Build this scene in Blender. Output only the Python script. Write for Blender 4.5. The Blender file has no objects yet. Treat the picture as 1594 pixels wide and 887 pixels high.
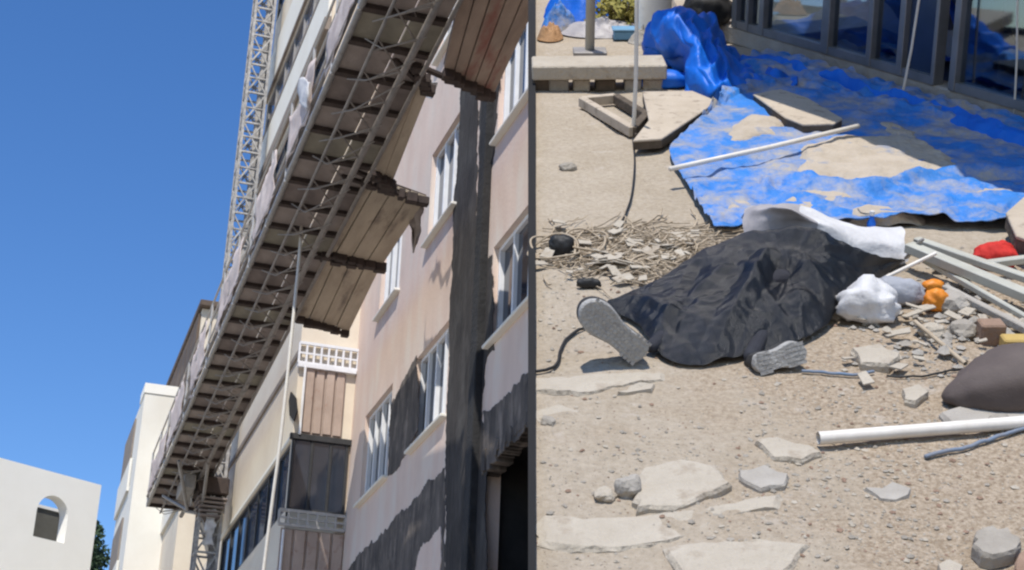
import bpy, bmesh, math, random
from mathutils import Vector, Matrix, noise
random.seed(7)
sc = bpy.context.scene
V3 = Vector
# ------------------------------------------------------------------ camera, sky, sun, exposure
FPX = 2500.0; CX, CY = 797.0, 443.5
PITCH = math.radians(23); ROLL = math.radians(2); DOWN = math.radians(20); HC = 2.2
CAMP = V3((0, 0, 1.6))
FWD = V3((0, math.cos(PITCH), math.sin(PITCH)))
UP0 = V3((0, -math.sin(PITCH), math.cos(PITCH))); RT0 = V3((1, 0, 0))
UP = math.cos(ROLL)*UP0 - math.sin(ROLL)*RT0
RT = math.cos(ROLL)*RT0 + math.sin(ROLL)*UP0
cd = bpy.data.cameras.new('camera'); cam = bpy.data.objects.new('camera', cd)
sc.collection.objects.link(cam); sc.camera = cam
cd.sensor_width = 36; cd.lens = 36*FPX/1594.0; cd.clip_start = 0.05; cd.clip_end = 5000
cam.matrix_world = Matrix.Translation(CAMP) @ Matrix((RT, UP, -FWD)).transposed().to_4x4()

SUN = (RT*-0.07 + UP*0.94 - FWD*0.22).normalized()          # towards the sun
w = bpy.data.worlds.new('World'); sc.world = w; w.use_nodes = True
nt = w.node_tree; nt.nodes.clear()
sky = nt.nodes.new('ShaderNodeTexSky'); sky.sky_type = 'NISHITA'; sky.sun_disc = False
sky.sun_elevation = math.asin(SUN.z); sky.sun_rotation = math.atan2(SUN.x, SUN.y)
sky.air_density = 1.0; sky.dust_density = 0.15; sky.ozone_density = 3.0; sky.altitude = 300
bg = nt.nodes.new('ShaderNodeBackground'); bg.inputs[1].default_value = 0.13
wo = nt.nodes.new('ShaderNodeOutputWorld')
hs = nt.nodes.new('ShaderNodeHueSaturation'); hs.inputs['Hue'].default_value = .508; hs.inputs['Saturation'].default_value = 1.25; hs.inputs['Value'].default_value = 1.02
nt.links.new(sky.outputs[0], hs.inputs['Color']); nt.links.new(hs.outputs[0], bg.inputs[0]); nt.links.new(bg.outputs[0], wo.inputs[0])
sl = bpy.data.lights.new('sun', 'SUN'); sl.energy = 3.6; sl.angle = math.radians(0.5); sl.color = (1, .95, .87)
so = bpy.data.objects.new('sun', sl); sc.collection.objects.link(so)
so.rotation_mode = 'QUATERNION'; so.rotation_quaternion = SUN.to_track_quat('Z', 'Y')
sc.view_settings.view_transform = 'Standard'; sc.view_settings.look = 'None'
sc.view_settings.exposure = 0.38; sc.view_settings.gamma = 1
sc.render.engine = 'CYCLES'
sc.cycles.filter_width = 2.3
sc.cycles.use_denoising = True

# ------------------------------------------------------------------ frames
def ray(x, y): return FWD + RT*((x-CX)/FPX) + UP*(-(y-CY)/FPX)
_r = ray(-100, 1480)
DD = V3((_r.x, _r.y, 0)).normalized(); NN = V3((-DD.y, DD.x, 0))
P0 = CAMP + ray(700, 500)*22.0
def mat4(x, y, z, o): 
    m = Matrix((x, y, z)).transposed().to_4x4(); m.translation = o; return m
FM = mat4(DD, NN, V3((0, 0, 1)), V3((P0.x, P0.y, 0)))       # facade frame: s along street, o outwards, z
def fac(x, y, o=0.0):                                        # picture point on facade plane -> (s, o, z)
    r = ray(x, y); t = ((P0+NN*o-CAMP).dot(NN))/r.dot(NN); p = CAMP+r*t
    return V3(((p-P0).dot(DD), o, p.z))
HU = RT.copy(); HV = math.cos(DOWN)*FWD + math.sin(DOWN)*UP; HW = math.cos(DOWN)*UP - math.sin(DOWN)*FWD
HM = mat4(HU, HV, HW, CAMP - HW*HC)                          # sloping yard: u right, v away, w off the ground
def hp(x, y, w=0.0):
    xc = (x-CX)/FPX; yc = -(y-CY)/FPX
    t = (HC-w)/(math.sin(DOWN)-math.cos(DOWN)*yc)
    return V3((t*xc, t*(math.cos(DOWN)+math.sin(DOWN)*yc), w))
def hv(x, y, v):                                             # picture point at a known distance v
    xc = (x-CX)/FPX; yc = -(y-CY)/FPX
    t = v/(math.cos(DOWN)+math.sin(DOWN)*yc)
    return V3((t*xc, v, HC-t*(math.sin(DOWN)-math.cos(DOWN)*yc)))
I4 = Matrix.Identity(4)

# ------------------------------------------------------------------ materials
def srgb(r, g, b):
    f = lambda c: (c/255/12.92 if c/255 <= .04045 else ((c/255+.055)/1.055)**2.4)
    return (f(r), f(g), f(b))
MATS = {}
def mat(name, c1, c2=None, rough=.8, scale=4.0, bump=0.0, bscale=60.0, metal=0.0, spec=.4, stretch=(1, 1, 1), c3=None, s3=1.0, t3=.6, w3=.055, rough3=.6, trans=0.0, sheen=0, detail=6):
    if name in MATS: return MATS[name]
    m = bpy.data.materials.new(name); m.use_nodes = True; n = m.node_tree; b = n.nodes['Principled BSDF']
    b.inputs['Roughness'].default_value = rough; b.inputs['Metallic'].default_value = metal
    b.inputs['Specular IOR Level'].default_value = spec
    if trans: b.inputs['Transmission Weight'].default_value = trans
    tc = n.nodes.new('ShaderNodeTexCoord'); mp = n.nodes.new('ShaderNodeMapping'); mp.inputs['Scale'].default_value = stretch
    n.links.new(tc.outputs['Object'], mp.inputs[0])
    c2 = c2 or tuple(v*.8 for v in c1)
    nz = n.nodes.new('ShaderNodeTexNoise'); nz.inputs['Scale'].default_value = scale; nz.inputs['Detail'].default_value = detail; nz.inputs['Roughness'].default_value = .65
    n.links.new(mp.outputs[0], nz.inputs['Vector'])
    cr = n.nodes.new('ShaderNodeValToRGB'); cr.color_ramp.elements[0].position = .35; cr.color_ramp.elements[1].position = .68
    cr.color_ramp.elements[0].color = (*c2, 1); cr.color_ramp.elements[1].color = (*c1, 1)
    n.links.new(nz.outputs[0], cr.inputs[0]); col = cr.outputs[0]
    if c3:
        n3 = n.nodes.new('ShaderNodeTexNoise'); n3.inputs['Scale'].default_value = s3; n3.inputs['Detail'].default_value = 8; n3.inputs['Roughness'].default_value = rough3
        n.links.new(mp.outputs[0], n3.inputs['Vector'])
        r3 = n.nodes.new('ShaderNodeValToRGB'); r3.color_ramp.elements[0].position = t3-w3; r3.color_ramp.elements[1].position = t3+w3
        n.links.new(n3.outputs[0], r3.inputs[0])
        mx = n.nodes.new('ShaderNodeMix'); mx.data_type = 'RGBA'
        n.links.new(r3.outputs[0], mx.inputs[0]); n.links.new(col, mx.inputs[6]); mx.inputs[7].default_value = (*c3, 1); col = mx.outputs[2]
    n.links.new(col, b.inputs['Base Color'])
    if bump:
        bn = n.nodes.new('ShaderNodeTexNoise'); bn.inputs['Scale'].default_value = bscale; bn.inputs['Detail'].default_value = 5
        n.links.new(mp.outputs[0], bn.inputs['Vector'])
        bp = n.nodes.new('ShaderNodeBump'); bp.inputs['Strength'].default_value = bump; bp.inputs['Distance'].default_value = .02
        n.links.new(bn.outputs[0], bp.inputs['Height']); n.links.new(bp.outputs[0], b.inputs['Normal'])
    MATS[name] = m; return m

pink = mat('pink_render', (.735, .58, .485), (.64, .49, .405), .9, 1.4, .3, 40, stretch=(1, 1, .45), c3=(.70, .60, .515), s3=1.6, t3=.56, w3=.09)
cream = mat('cream_render', (.74, .66, .53), (.66, .57, .45), .9, 1.0, .2, 30)
creamw = mat('white_render', (.80, .77, .69), (.74, .70, .61), .9, .8, .15, 30)
white = mat('white_wash', (.90, .875, .80), (.85, .82, .74), .9, .6, .15, 20)
dark = mat('dark_render', (.058, .050, .045), (.024, .021, .020), .95, 2.2, .8, 14, stretch=(1, 1, .4), c3=(.085, .078, .07), s3=3.0, t3=.60, w3=.12)
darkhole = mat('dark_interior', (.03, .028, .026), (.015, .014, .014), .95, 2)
brown = mat('brown_wood', (.16, .115, .08), (.09, .065, .05), .8, 3, .2, 30, stretch=(.3, 1, 1))
taupe = mat('taupe_trim', (.30, .25, .2), (.22, .18, .15), .85, 2)
slatm = mat('pink_slat', (.46, .36, .295), (.36, .275, .225), .7, 2, .1, 30, c3=(.33, .22, .17), s3=6, t3=.62)
framew = mat('white_frame', (.80, .80, .80), (.72, .72, .73), .45, 6)
frameb = mat('black_frame', (.045, .045, .047), (.03, .03, .03), .5, 6)
glassd = mat('window_glass', (.035, .042, .06), (.02, .025, .035), .06, 1.0, .03, 1.5, spec=.9)
glassb = mat('blue_glass', (.05, .085, .14), (.03, .05, .09), .08, .8, .04, 1.2, spec=1.0)
steel = mat('galvanised_steel', (.36, .34, .32), (.26, .245, .23), .55, 8, metal=.35)
steelp = mat('pale_steel', (.52, .50, .47), (.42, .40, .37), .5, 8, metal=.3)
rust = mat('joist_steel', (.07, .05, .042), (.04, .03, .026), .85, 10)
deckm = mat('deck_plate', (.36, .31, .28), (.27, .23, .205), .85, 2.5, .3, 40, c3=(.19, .155, .135), s3=3, t3=.6)
plankm = mat('plank_wood', (.47, .395, .30), (.34, .28, .21), .85, 4, .3, 40, stretch=(.25, 1, 1), c3=(.20, .16, .125), s3=3, t3=.62)
plankr = mat('plank_red_brown', (.33, .255, .20), (.22, .165, .13), .85, 4, .3, 40, stretch=(.3, 1, 1), c3=(.22, .09, .07), s3=2.5, t3=.60)
netm = mat('guard_net', (.62, .54, .50), (.46, .38, .35), .9, 3, .3, 30)
ropew = mat('pale_rope', (.70, .66, .58), (.6, .56, .5), .9, 20)
asphalt = mat('street_dust', (.40, .36, .31), (.31, .28, .24), .95, 3, .3, 80)  # unseen dusty street, made pale to bounce light up onto facade and decks
wallgrey = mat('divider_grey', (.015, .014, .0135), (.012, .0115, .011), .95, 6)  # for the dark strip dividing the two views

# yard materials
def ground_material():
    m = bpy.data.materials.new('yard_dust'); m.use_nodes = True; n = m.node_tree; b = n.nodes['Principled BSDF']
    b.inputs['Roughness'].default_value = .95; b.inputs['Specular IOR Level'].default_value = .2
    tc = n.nodes.new('ShaderNodeTexCoord')
    def nz(scale, det=7, r=.65):
        x = n.nodes.new('ShaderNodeTexNoise'); x.inputs['Scale'].default_value = scale; x.inputs['Detail'].default_value = det; x.inputs['Roughness'].default_value = r
        n.links.new(tc.outputs['Object'], x.inputs['Vector']); return x.outputs[0]
    def ramp(s, a, b_, ca=(0, 0, 0), cb=(1, 1, 1)):
        x = n.nodes.new('ShaderNodeValToRGB'); e = x.color_ramp.elements; e[0].position = a; e[1].position = b_; e[0].color = (*ca, 1); e[1].color = (*cb, 1)
        n.links.new(s, x.inputs[0]); return x.outputs[0]
    def mix(f, a, c, mode='MIX'):
        x = n.nodes.new('ShaderNodeMix'); x.data_type = 'RGBA'; x.blend_type = mode
        if isinstance(f, float): x.inputs[0].default_value = f
        else: n.links.new(f, x.inputs[0])
        for s, i in ((a, 6), (c, 7)):
            if isinstance(s, tuple): x.inputs[i].default_value = (*s, 1)
            else: n.links.new(s, x.inputs[i])
        return x.outputs[2]
    base = ramp(nz(2.2), .34, .66, (.37, .305, .225), (.47, .40, .315))
    fine = ramp(nz(38, 5, .75), .36, .64, (.29, .235, .17), (.56, .485, .385))
    c = mix(.38, base, fine)
    # reddish gravelly soil on the right and in the foreground, mortar-grey dust on the left
    sep = n.nodes.new('ShaderNodeSeparateXYZ'); n.links.new(tc.outputs['Object'], sep.inputs[0])
    mth = n.nodes.new('ShaderNodeMath'); mth.operation = 'MULTIPLY_ADD'; n.links.new(sep.outputs[0], mth.inputs[0]); mth.inputs[1].default_value = .42; mth.inputs[2].default_value = -.30
    add = n.nodes.new('ShaderNodeMath'); add.operation = 'ADD'; n.links.new(mth.outputs[0], add.inputs[0]); n.links.new(nz(1.7), add.inputs[1])
    near = n.nodes.new('ShaderNodeMapRange'); n.links.new(sep.outputs[1], near.inputs[0]); near.inputs[1].default_value = 5.6; near.inputs[2].default_value = 6.6; near.inputs[3].default_value = 1; near.inputs[4].default_value = .25
    mu = n.nodes.new('ShaderNodeMath'); mu.operation = 'MULTIPLY'; n.links.new(add.outputs[0], mu.inputs[0]); n.links.new(near.outputs[0], mu.inputs[1])
    red = ramp(nz(55, 4, .8), .38, .62, (.27, .205, .14), (.49, .40, .30))
    c = mix(ramp(mu.outputs[0], .38, .62), c, red)
    c = mix(ramp(nz(5.5, 6), .60, .70), c, (.50, .435, .36))
    c = mix(ramp(nz(90, 2), .66, .72), c, (.17, .13, .10))
    n.links.new(c, b.inputs['Base Color'])
    bp = n.nodes.new('ShaderNodeBump'); bp.inputs['Strength'].default_value = .75; bp.inputs['Distance'].default_value = .02
    n.links.new(nz(45, 6, .75), bp.inputs['Height']); n.links.new(bp.outputs[0], b.inputs['Normal'])
    return m
dustm = ground_material()
mortar = mat('pale_mortar', (.46, .41, .335), (.39, .34, .27), .95, 5, .6, 50, c3=(.34, .285, .22), s3=9, t3=.6)
mortarg = mat('grey_mortar', (.40, .37, .325), (.32, .29, .25), .95, 6, .5, 40)
boardm = mat('dusty_board', (.48, .41, .325), (.40, .335, .26), .95, 5, .3, 60, c3=(.27, .22, .17), s3=14, t3=.62)
edgem = mat('board_edge', (.13, .10, .075), (.07, .055, .04), .95, 14, .4, 40)
tarpm = mat('blue_tarp', (.02, .185, .60), (.04, .17, .46), .6, 5, .4, 30, c3=(.37, .335, .285), s3=3.4, t3=.535, spec=.3, w3=.10, rough3=.75)
tarpc = mat('clean_blue_tarp', (.006, .15, .66), (.004, .10, .5), .5, 3, .3, 22, spec=.35)
dustsp = mat('tarp_dust', (.46, .395, .32), (.38, .32, .25), .95, 7, .6, 35, c3=(.18, .22, .31), s3=4.5, t3=.64)
blackm = mat('black_sheet', (.008, .009, .012), (.005, .0055, .007), .30, 7, .45, 240, spec=.5, c3=(.035, .038, .044), s3=60, t3=.68, stretch=(.6, 1.3, 1))
greys = mat('grey_plastic', (.42, .39, .385), (.30, .28, .28), .5, 6, .3, 20)
whites = mat('white_sack', (.66, .65, .64), (.52, .51, .51), .6, 6, .3, 40)
brownsack = mat('brown_sack', (.12, .095, .085), (.085, .066, .06), .75, 5, .15, 160, c3=(.16, .13, .115), s3=3, t3=.6)
solem = mat('shoe_sole', (.42, .41, .385), (.30, .29, .275), .9, 40, .5, 90)
shoem = mat('shoe_upper', (.045, .042, .04), (.03, .028, .027), .8, 10)
trouser = mat('dark_trousers', (.03, .032, .04), (.02, .02, .026), .9, 10)
skin = mat('skin', (.45, .28, .2), (.4, .24, .17), .6, 10)
mottled = mat('mottled_render', (.145, .122, .105), (.052, .045, .041), .95, 3.5, .9, 16, stretch=(1, 1, .35), c3=(.26, .215, .18), s3=4.0, t3=.60, w3=.10, rough3=.7)
pipew = mat('white_pipe', (.76, .72, .66), (.62, .57, .50), .5, 8)
alum = mat('aluminium_profile', (.54, .53, .46), (.42, .41, .35), .5, 6, metal=.2)
redc = mat('red_cloth', (.60, .028, .018), (.42, .016, .012), .8, 9, .4, 30)
orange = mat('orange_plastic', (.75, .27, .025), (.58, .18, .015), .5, 9)
brickm = mat('brick_clay', (.30, .20, .145), (.22, .145, .10), .95, 12, .5, 40)
stone = mat('rubble_stone', (.36, .325, .275), (.27, .24, .20), .95, 9, .5, 40)
straw = mat('straw_cord', (.46, .38, .28), (.33, .26, .18), .9, 14)
blackr = mat('black_rubber', (.02, .02, .02), (.014, .014, .014), .6, 10)
bluer = mat('blue_cord', (.13, .20, .30), (.20, .21, .24), .8, 10)
stem = mat('shop_frame', (.24, .25, .27), (.18, .19, .20), .4, 5, metal=.4)
yellowf = mat('yellow_foliage', (.42, .36, .09), (.25, .23, .06), .8, 6)
greenf = mat('green_foliage', (.05, .085, .035), (.03, .055, .025), .8, 4)
cleang = bpy.data.materials.new('shop_glass'); cleang.use_nodes = True
_n = cleang.node_tree; _n.nodes.clear(); _o = _n.nodes.new('ShaderNodeOutputMaterial'); _mx = _n.nodes.new('ShaderNodeMixShader')
_t = _n.nodes.new('ShaderNodeBsdfTransparent'); _t.inputs[0].default_value = (.42, .50, .58, 1); _g = _n.nodes.new('ShaderNodeBsdfGlossy'); _g.inputs['Roughness'].default_value = .04; _g.inputs['Color'].default_value = (.8, .88, .95, 1)
_mx.inputs[0].default_value = .22
_n.links.new(_t.outputs[0], _mx.inputs[1]); _n.links.new(_g.outputs[0], _mx.inputs[2]); _n.links.new(_mx.outputs[0], _o.inputs[0])

# ------------------------------------------------------------------ mesh builder
class MB:
    def __init__(s): s.v = []; s.f = []
    def add(s, vs, fs):
        b = len(s.v); s.v += [V3(p) for p in vs]; s.f += [tuple(b+i for i in f) for f in fs]; return s
    def box(s, a, b, m=None):
        x0, y0, z0 = a; x1, y1, z1 = b
        x0, x1 = min(x0, x1), max(x0, x1); y0, y1 = min(y0, y1), max(y0, y1); z0, z1 = min(z0, z1), max(z0, z1)
        vs = [V3(p) for p in [(x0,y0,z0),(x1,y0,z0),(x1,y1,z0),(x0,y1,z0),(x0,y0,z1),(x1,y0,z1),(x1,y1,z1),(x0,y1,z1)]]
        if m: vs = [m @ p for p in vs]
        return s.add(vs, [(0,3,2,1),(4,5,6,7),(0,1,5,4),(1,2,6,5),(2,3,7,6),(3,0,4,7)])
    def quad(s, *p): return s.add(p, [tuple(range(len(p)))])
    def bar(s, a, b, wd, ht, upv=V3((0, 0, 1))):
        a, b = V3(a), V3(b); d = (b-a).normalized(); sd = d.cross(upv)
        if sd.length < 1e-3: sd = d.cross(V3((1, 0, 0)))
        sd.normalize(); u = sd.cross(d).normalized()
        vs = [p+sd*(i*wd/2)+u*(j*ht/2) for p in (a, b) for i, j in ((-1,-1),(1,-1),(1,1),(-1,1))]
        return s.add(vs, [(0,3,2,1),(4,5,6,7),(0,1,5,4),(1,2,6,5),(2,3,7,6),(3,0,4,7)])
    def tube(s, pts, r, n=6, cap=True):
        pts = [V3(p) for p in pts]; b = len(s.v); prev = None
        for i, p in enumerate(pts):
            d = (pts[min(i+1, len(pts)-1)]-pts[max(i-1, 0)]).normalized()
            if prev is None: sd = d.orthogonal().normalized()
            else: sd = (prev - d*prev.dot(d)).normalized()
            prev = sd; u = d.cross(sd); rr = r[i] if isinstance(r, (list, tuple)) else r
            for k in range(n):
                a = 2*math.pi*k/n; s.v.append(p+sd*(rr*math.cos(a))+u*(rr*math.sin(a)))
        for i in range(len(pts)-1):
            for k in range(n): s.f.append((b+i*n+k, b+i*n+(k+1) % n, b+(i+1)*n+(k+1) % n, b+(i+1)*n+k))
        if cap:
            s.f.append(tuple(b+k for k in reversed(range(n)))); s.f.append(tuple(b+(len(pts)-1)*n+k for k in range(n)))
        return s
    def prism(s, poly, off):                       # poly: list of Vector, off: extrusion vector
        poly = [V3(p) for p in poly]; n = len(poly); off = V3(off)
        return s.add(poly+[p+off for p in poly], [tuple(reversed(range(n))), tuple(range(n, 2*n))]+[(i, (i+1) % n, n+(i+1) % n, n+i) for i in range(n)])
    def grid(s, rows):
        nx = len(rows[0]); b = len(s.v)
        for r in rows: s.v += [V3(p) for p in r]
        for j in range(len(rows)-1):
            for i in range(nx-1): s.f.append((b+j*nx+i, b+j*nx+i+1, b+(j+1)*nx+i+1, b+(j+1)*nx+i))
        return s
    def mesh(s, name, m, org=V3((0, 0, 0)), smooth=False, fix=True):
        me = bpy.data.meshes.new(name); me.from_pydata([tuple(p-org) for p in s.v], [], s.f)
        if fix:
            bm = bmesh.new(); bm.from_mesh(me); bmesh.ops.recalc_face_normals(bm, faces=bm.faces); bm.to_mesh(me); bm.free()
        if smooth: me.polygons.foreach_set('use_smooth', [True]*len(me.polygons))
        me.materials.append(m); return me
def bevelled(me, w=.004, seg=1):
    bm = bmesh.new(); bm.from_mesh(me); bmesh.ops.remove_doubles(bm, verts=bm.verts, dist=1e-5)
    bmesh.ops.bevel(bm, geom=list(bm.edges), offset=w, segments=seg, affect='EDGES', clamp_overlap=True); bm.to_mesh(me); bm.free(); return me
def link(name, data, parent=None, M=None):
    o = bpy.data.objects.new(name, data); sc.collection.objects.link(o)
    if parent is not None: o.parent = parent
    if M is not None: o.matrix_local = M
    return o
LABELS = {}
def tag(o, label=None, cat=None, group=None, kind=None):
    if label: o['label'] = label
    if cat: o['category'] = cat
    if group: o['group'] = group
    if kind: o['kind'] = kind
    return o
class Thing:
    def __init__(s, name, label, cat, frame, org, group=None, kind=None):
        s.org = V3(org); s.e = link(name, None, None, frame @ Matrix.Translation(s.org)); s.e.empty_display_size = .2
        tag(s.e, label, cat, group, kind)
    def part(s, name, mb, m, parent=None, smooth=False, label=None, bev=0):
        me = mb.mesh(name, m, s.org, smooth)
        if bev: bevelled(me, bev)
        o = link(name, me, parent or s.e, I4)
        if label: o['label'] = label
        return o
    def inst(s, name, me, loc, parent=None, rot=None):     # shared mesh at a place of the frame
        return link(name, me, parent or s.e, Matrix.Translation(V3(loc)-s.org) @ (rot or I4))
def single(name, mb, m, frame, org, label, cat=None, group=None, kind=None, smooth=False, bev=0):
    me = mb.mesh(name, m, V3(org), smooth)
    if bev: bevelled(me, bev)
    return tag(link(name, me, None, frame @ Matrix.Translation(V3(org))), label, cat, group, kind)
def cr(pts, t):                                            # Catmull-Rom, t in 0..1
    n = len(pts)-1; x = min(max(t, 0), 1)*n; i = min(int(x), n-1); f = x-i
    p0, p1, p2, p3 = pts[max(i-1, 0)], pts[i], pts[i+1], pts[min(i+2, n)]
    return .5*((2*p1)+(p2-p0)*f+(2*p0-5*p1+4*p2-p3)*f*f+(3*p1-p0-3*p2+p3)*f**3)
def loft(rows, nx, ny, disp=None, lin=0.0):
    fine = [[cr(r, i/nx) for i in range(nx+1)] for r in rows]
    out = []
    for j in range(ny+1):
        row = []
        for i in range(nx+1):
            p = cr([f[i] for f in fine], j/ny)
            if lin:
                x_ = j/ny*(len(fine)-1); k_ = min(int(x_), len(fine)-2); p = p.lerp(fine[k_][i].lerp(fine[k_+1][i], x_-k_), lin)
            if disp: p = p + disp(p, i/nx, j/ny)
            row.append(p)
        out.append(row)
    return out
def nz(p, s=1.0, seed=0.0): return noise.noise(V3(p)*s+V3((seed, seed*1.7, -seed)))
def fbm(p, s=1.0, seed=0.0, o=4): return noise.fractal(V3(p)*s+V3((seed, seed*1.7, -seed)), 1.0, 2.0, o)
def jag(poly, step, amp, seed=1):                          # ragged outline
    rnd = random.Random(seed); out = []; n = len(poly)
    for i in range(n):
        a, b = V3(poly[i]), V3(poly[(i+1) % n]); k = max(1, int((b-a).length/step))
        for q in range(k):
            p = a.lerp(b, q/k)
            out.append(p+V3((rnd.uniform(-amp, amp), rnd.uniform(-amp, amp), 0)) if q else p)
    return out
def jagf(poly, step, amp, seed=1):                         # the same on the facade plane
    return [V3((p.x, p.z, p.y)) for p in jag([V3((q.x, q.z, q.y)) for q in poly], step, amp, seed)]

# ================================================================== THE STREET AND THE BUILDINGS
mb = MB(); mb.box((-900, -300, -.5), (900, 1500, 0))
single('street', mb, asphalt, I4, (0, 0, 0), 'pale street below the apartment building', kind='structure')

def holed(mb, s0, s1, z0, z1, rects, o, depth):
    xs = sorted({s0, s1, *[q for r in rects for q in (r[0], r[1])]}); zs = sorted({z0, z1, *[q for r in rects for q in (r[2], r[3])]})
    for i in range(len(xs)-1):
        for j in range(len(zs)-1):
            mx, mz = (xs[i]+xs[i+1])/2, (zs[j]+zs[j+1])/2
            if any(r[0] < mx < r[1] and r[2] < mz < r[3] for r in rects): continue
            mb.quad((xs[i], o, zs[j]), (xs[i+1], o, zs[j]), (xs[i+1], o, zs[j+1]), (xs[i], o, zs[j+1]))
    for a, b, c, d in rects:
        mb.quad((a, o, c), (a, o-depth, c), (a, o-depth, d), (a, o, d)); mb.quad((b, o, c), (b, o, d), (b, o-depth, d), (b, o-depth, c))
        mb.quad((a, o, c), (b, o, c), (b, o-depth, c), (a, o-depth, c)); mb.quad((a, o, d), (a, o-depth, d), (b, o-depth, d), (b, o, d))
    return mb
BO = 1.0                                                   # how far the glazed balconies stand out
B = Thing('apartment_building', 'pink and cream apartment building with white windows and ragged dark render patches', 'building', FM, (0, 0, 0))
wins = [(-3.7, -1.9, 11.55, 13.1), (-4.4, -1.95, 8.68, 10.0), (-.02, 1.5, 11.5, 13.0), (3.15, 4.5, 11.42, 13.0), (3.15, 4.95, 8.36, 9.85), (-.02, 1.75, 8.36, 9.75),
        (-3.7, -1.9, 14.7, 16.2), (-.02, 1.5, 14.65, 16.1), (3.15, 4.5, 14.6, 16.1), (3.15, 4.7, 5.1, 6.5)]
hole = (-5.6, -1.9, 4.6, 7.25)
mb = holed(MB(), -14, 6.0, 0, 26, wins+[hole], 0, .22)
mb.quad((-14, 0, 0), (-14, -9, 0), (-14, -9, 26), (-14, 0, 26)); mb.quad((-14, 0, 26), (-14, -9, 26), (6, -9, 26), (6, 0, 26))
B.part('wall', mb, pink)
for k, (a, b, c, d) in enumerate(wins):
    wf = MB(); o = -.10; t = .055; nm = 4 if b-a > 1.6 else 3
    cuts = [a+(b-a)*i/nm for i in range(nm+1)]
    for i, x in enumerate(cuts):
        xx = min(max(x, a+t/2), b-t/2); wf.box((xx-t/2, o-.05, c), (xx+t/2, o+.03, d))
    wf.box((a+t, o-.048, c), (b-t, o+.028, c+t)); wf.box((a+t, o-.048, d-t), (b-t, o+.028, d))
    win = B.part('window', wf, framew, bev=.006)
    for i in range(nm):
        pn = MB(); lo, hi = cuts[i]+t*.5, cuts[i+1]-t*.5
        pn.box((lo, o-.035-.012*(i % 2), c+t*.8), (hi, o-.025-.012*(i % 2), d-t*.8)); B.part('pane', pn, glassd, win)
    sp = MB(); sp.box((a-.06, -.08, c-.05), (b+.06, .09, c-.002)); B.part('sill', sp, creamw, win, bev=.01)
rv = MB()                                                 # bright plastered jambs on the far side of the openings
# dark interior behind the broken opening and its crumbling lintel
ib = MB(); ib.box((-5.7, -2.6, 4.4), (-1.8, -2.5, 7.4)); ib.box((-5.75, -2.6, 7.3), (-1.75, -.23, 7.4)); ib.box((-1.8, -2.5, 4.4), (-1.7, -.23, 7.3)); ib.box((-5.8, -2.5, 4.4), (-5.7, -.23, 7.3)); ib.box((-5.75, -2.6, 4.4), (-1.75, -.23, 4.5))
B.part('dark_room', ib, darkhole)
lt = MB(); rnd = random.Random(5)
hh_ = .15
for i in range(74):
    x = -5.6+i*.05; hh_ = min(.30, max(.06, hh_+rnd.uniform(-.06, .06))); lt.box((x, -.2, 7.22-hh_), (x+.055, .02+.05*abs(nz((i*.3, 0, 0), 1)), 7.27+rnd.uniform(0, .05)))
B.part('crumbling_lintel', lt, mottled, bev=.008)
def patch(name, px, seed, m=dark, th=.010, step=.14, amp=.045, o=0.0):
    poly = [fac(x, y, o) for x, y in px]
    p = MB(); p.prism(jagf(jagf(poly, step, amp, seed), .035, .022, seed+50), (0, th, 0)); return B.part(name, p, m)
patch('dark_render_strip', [(722, 60), (716, 200), (712, 265), (706, 330), (706, 380), (704, 440), (701, 480), (700, 520), (700, 560), (698, 600), (696, 640), (694, 887), (690, 990), (733, 990), (739, 600), (746, 60)], 3)
patch('dark_render_strip', [(749, 60), (742, 600), (736, 990), (757, 990), (758, 700), (750, 640), (758, 560), (770, 545), (767, 398), (751, 392), (757, 330), (768, 250), (776, 150), (785, 60)], 4, o=0.0)
patch('dark_render_patch', [(538, 900), (560, 860), (604, 824), (622, 800), (650, 775), (668, 746), (684, 738), (693, 728), (691, 990), (520, 990)], 5, mottled)
patch('dark_render_patch', [(609, 632), (649, 553), (653, 640), (650, 672), (622, 727), (604, 740)], 6, mottled)
patch('dark_render_patch', [(753, 640), (778, 627), (860, 540), (860, 640), (825, 665), (765, 720), (755, 735)], 7, mottled, th=.016)
patch('plaster_patch', [(655, 858), (688, 820), (686, 930), (640, 930)], 8, pink, .022)
# pale streaks where the new render was smoothed
dp = MB(); a = fac(739, 700); dp.box((a.x-.24, .0, 3), (a.x+.02, .11, 22)); B.part('pilaster', dp, mat('charcoal_render', (.036, .035, .035), (.018, .0175, .018), .95, 3, .8, 18), bev=.01)
# ---- projecting glazed balconies (front plane BO, from the corner s=6 onwards)
S0, S1 = 5.98, 13.6
gl = [(S0+.12, S1-.1, 8.42, 9.62), (S0+.12, S1-.1, 12.2, 13.4), (S0+.12, S1-.1, 15.5, 17.5), (S0+.12, S1-.1, 19.05, 20.0), (S0+.12, S1-.1, 22.2, 23.4)]
mb = holed(MB(), S0, S1, 9.62, 26, gl[1:], BO, .12)
holed(mb, S0, S1, 0, 9.62, [gl[0]], BO, .12)
mb.quad((S0, 0, 11.02), (S0, BO, 11.02), (S0, BO, 26), (S0, 0, 26)); mb.quad((S0, BO-.14, 9.62), (S0, BO, 9.62), (S0, BO, 11.02), (S0, BO-.14, 11.02))
mb.quad((S0, .0, 8), (S0, .16, 8), (S0, .16, 11.02), (S0, 0, 11.02)); mb.quad((S1, BO, 0), (S1, -9, 0), (S1, -9, 26), (S1, BO, 26)); mb.quad((S0, BO, 26), (S1, BO, 26), (S1, -9, 26), (S0, -9, 26))
B.part('balcony_wall', mb, cream)
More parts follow.
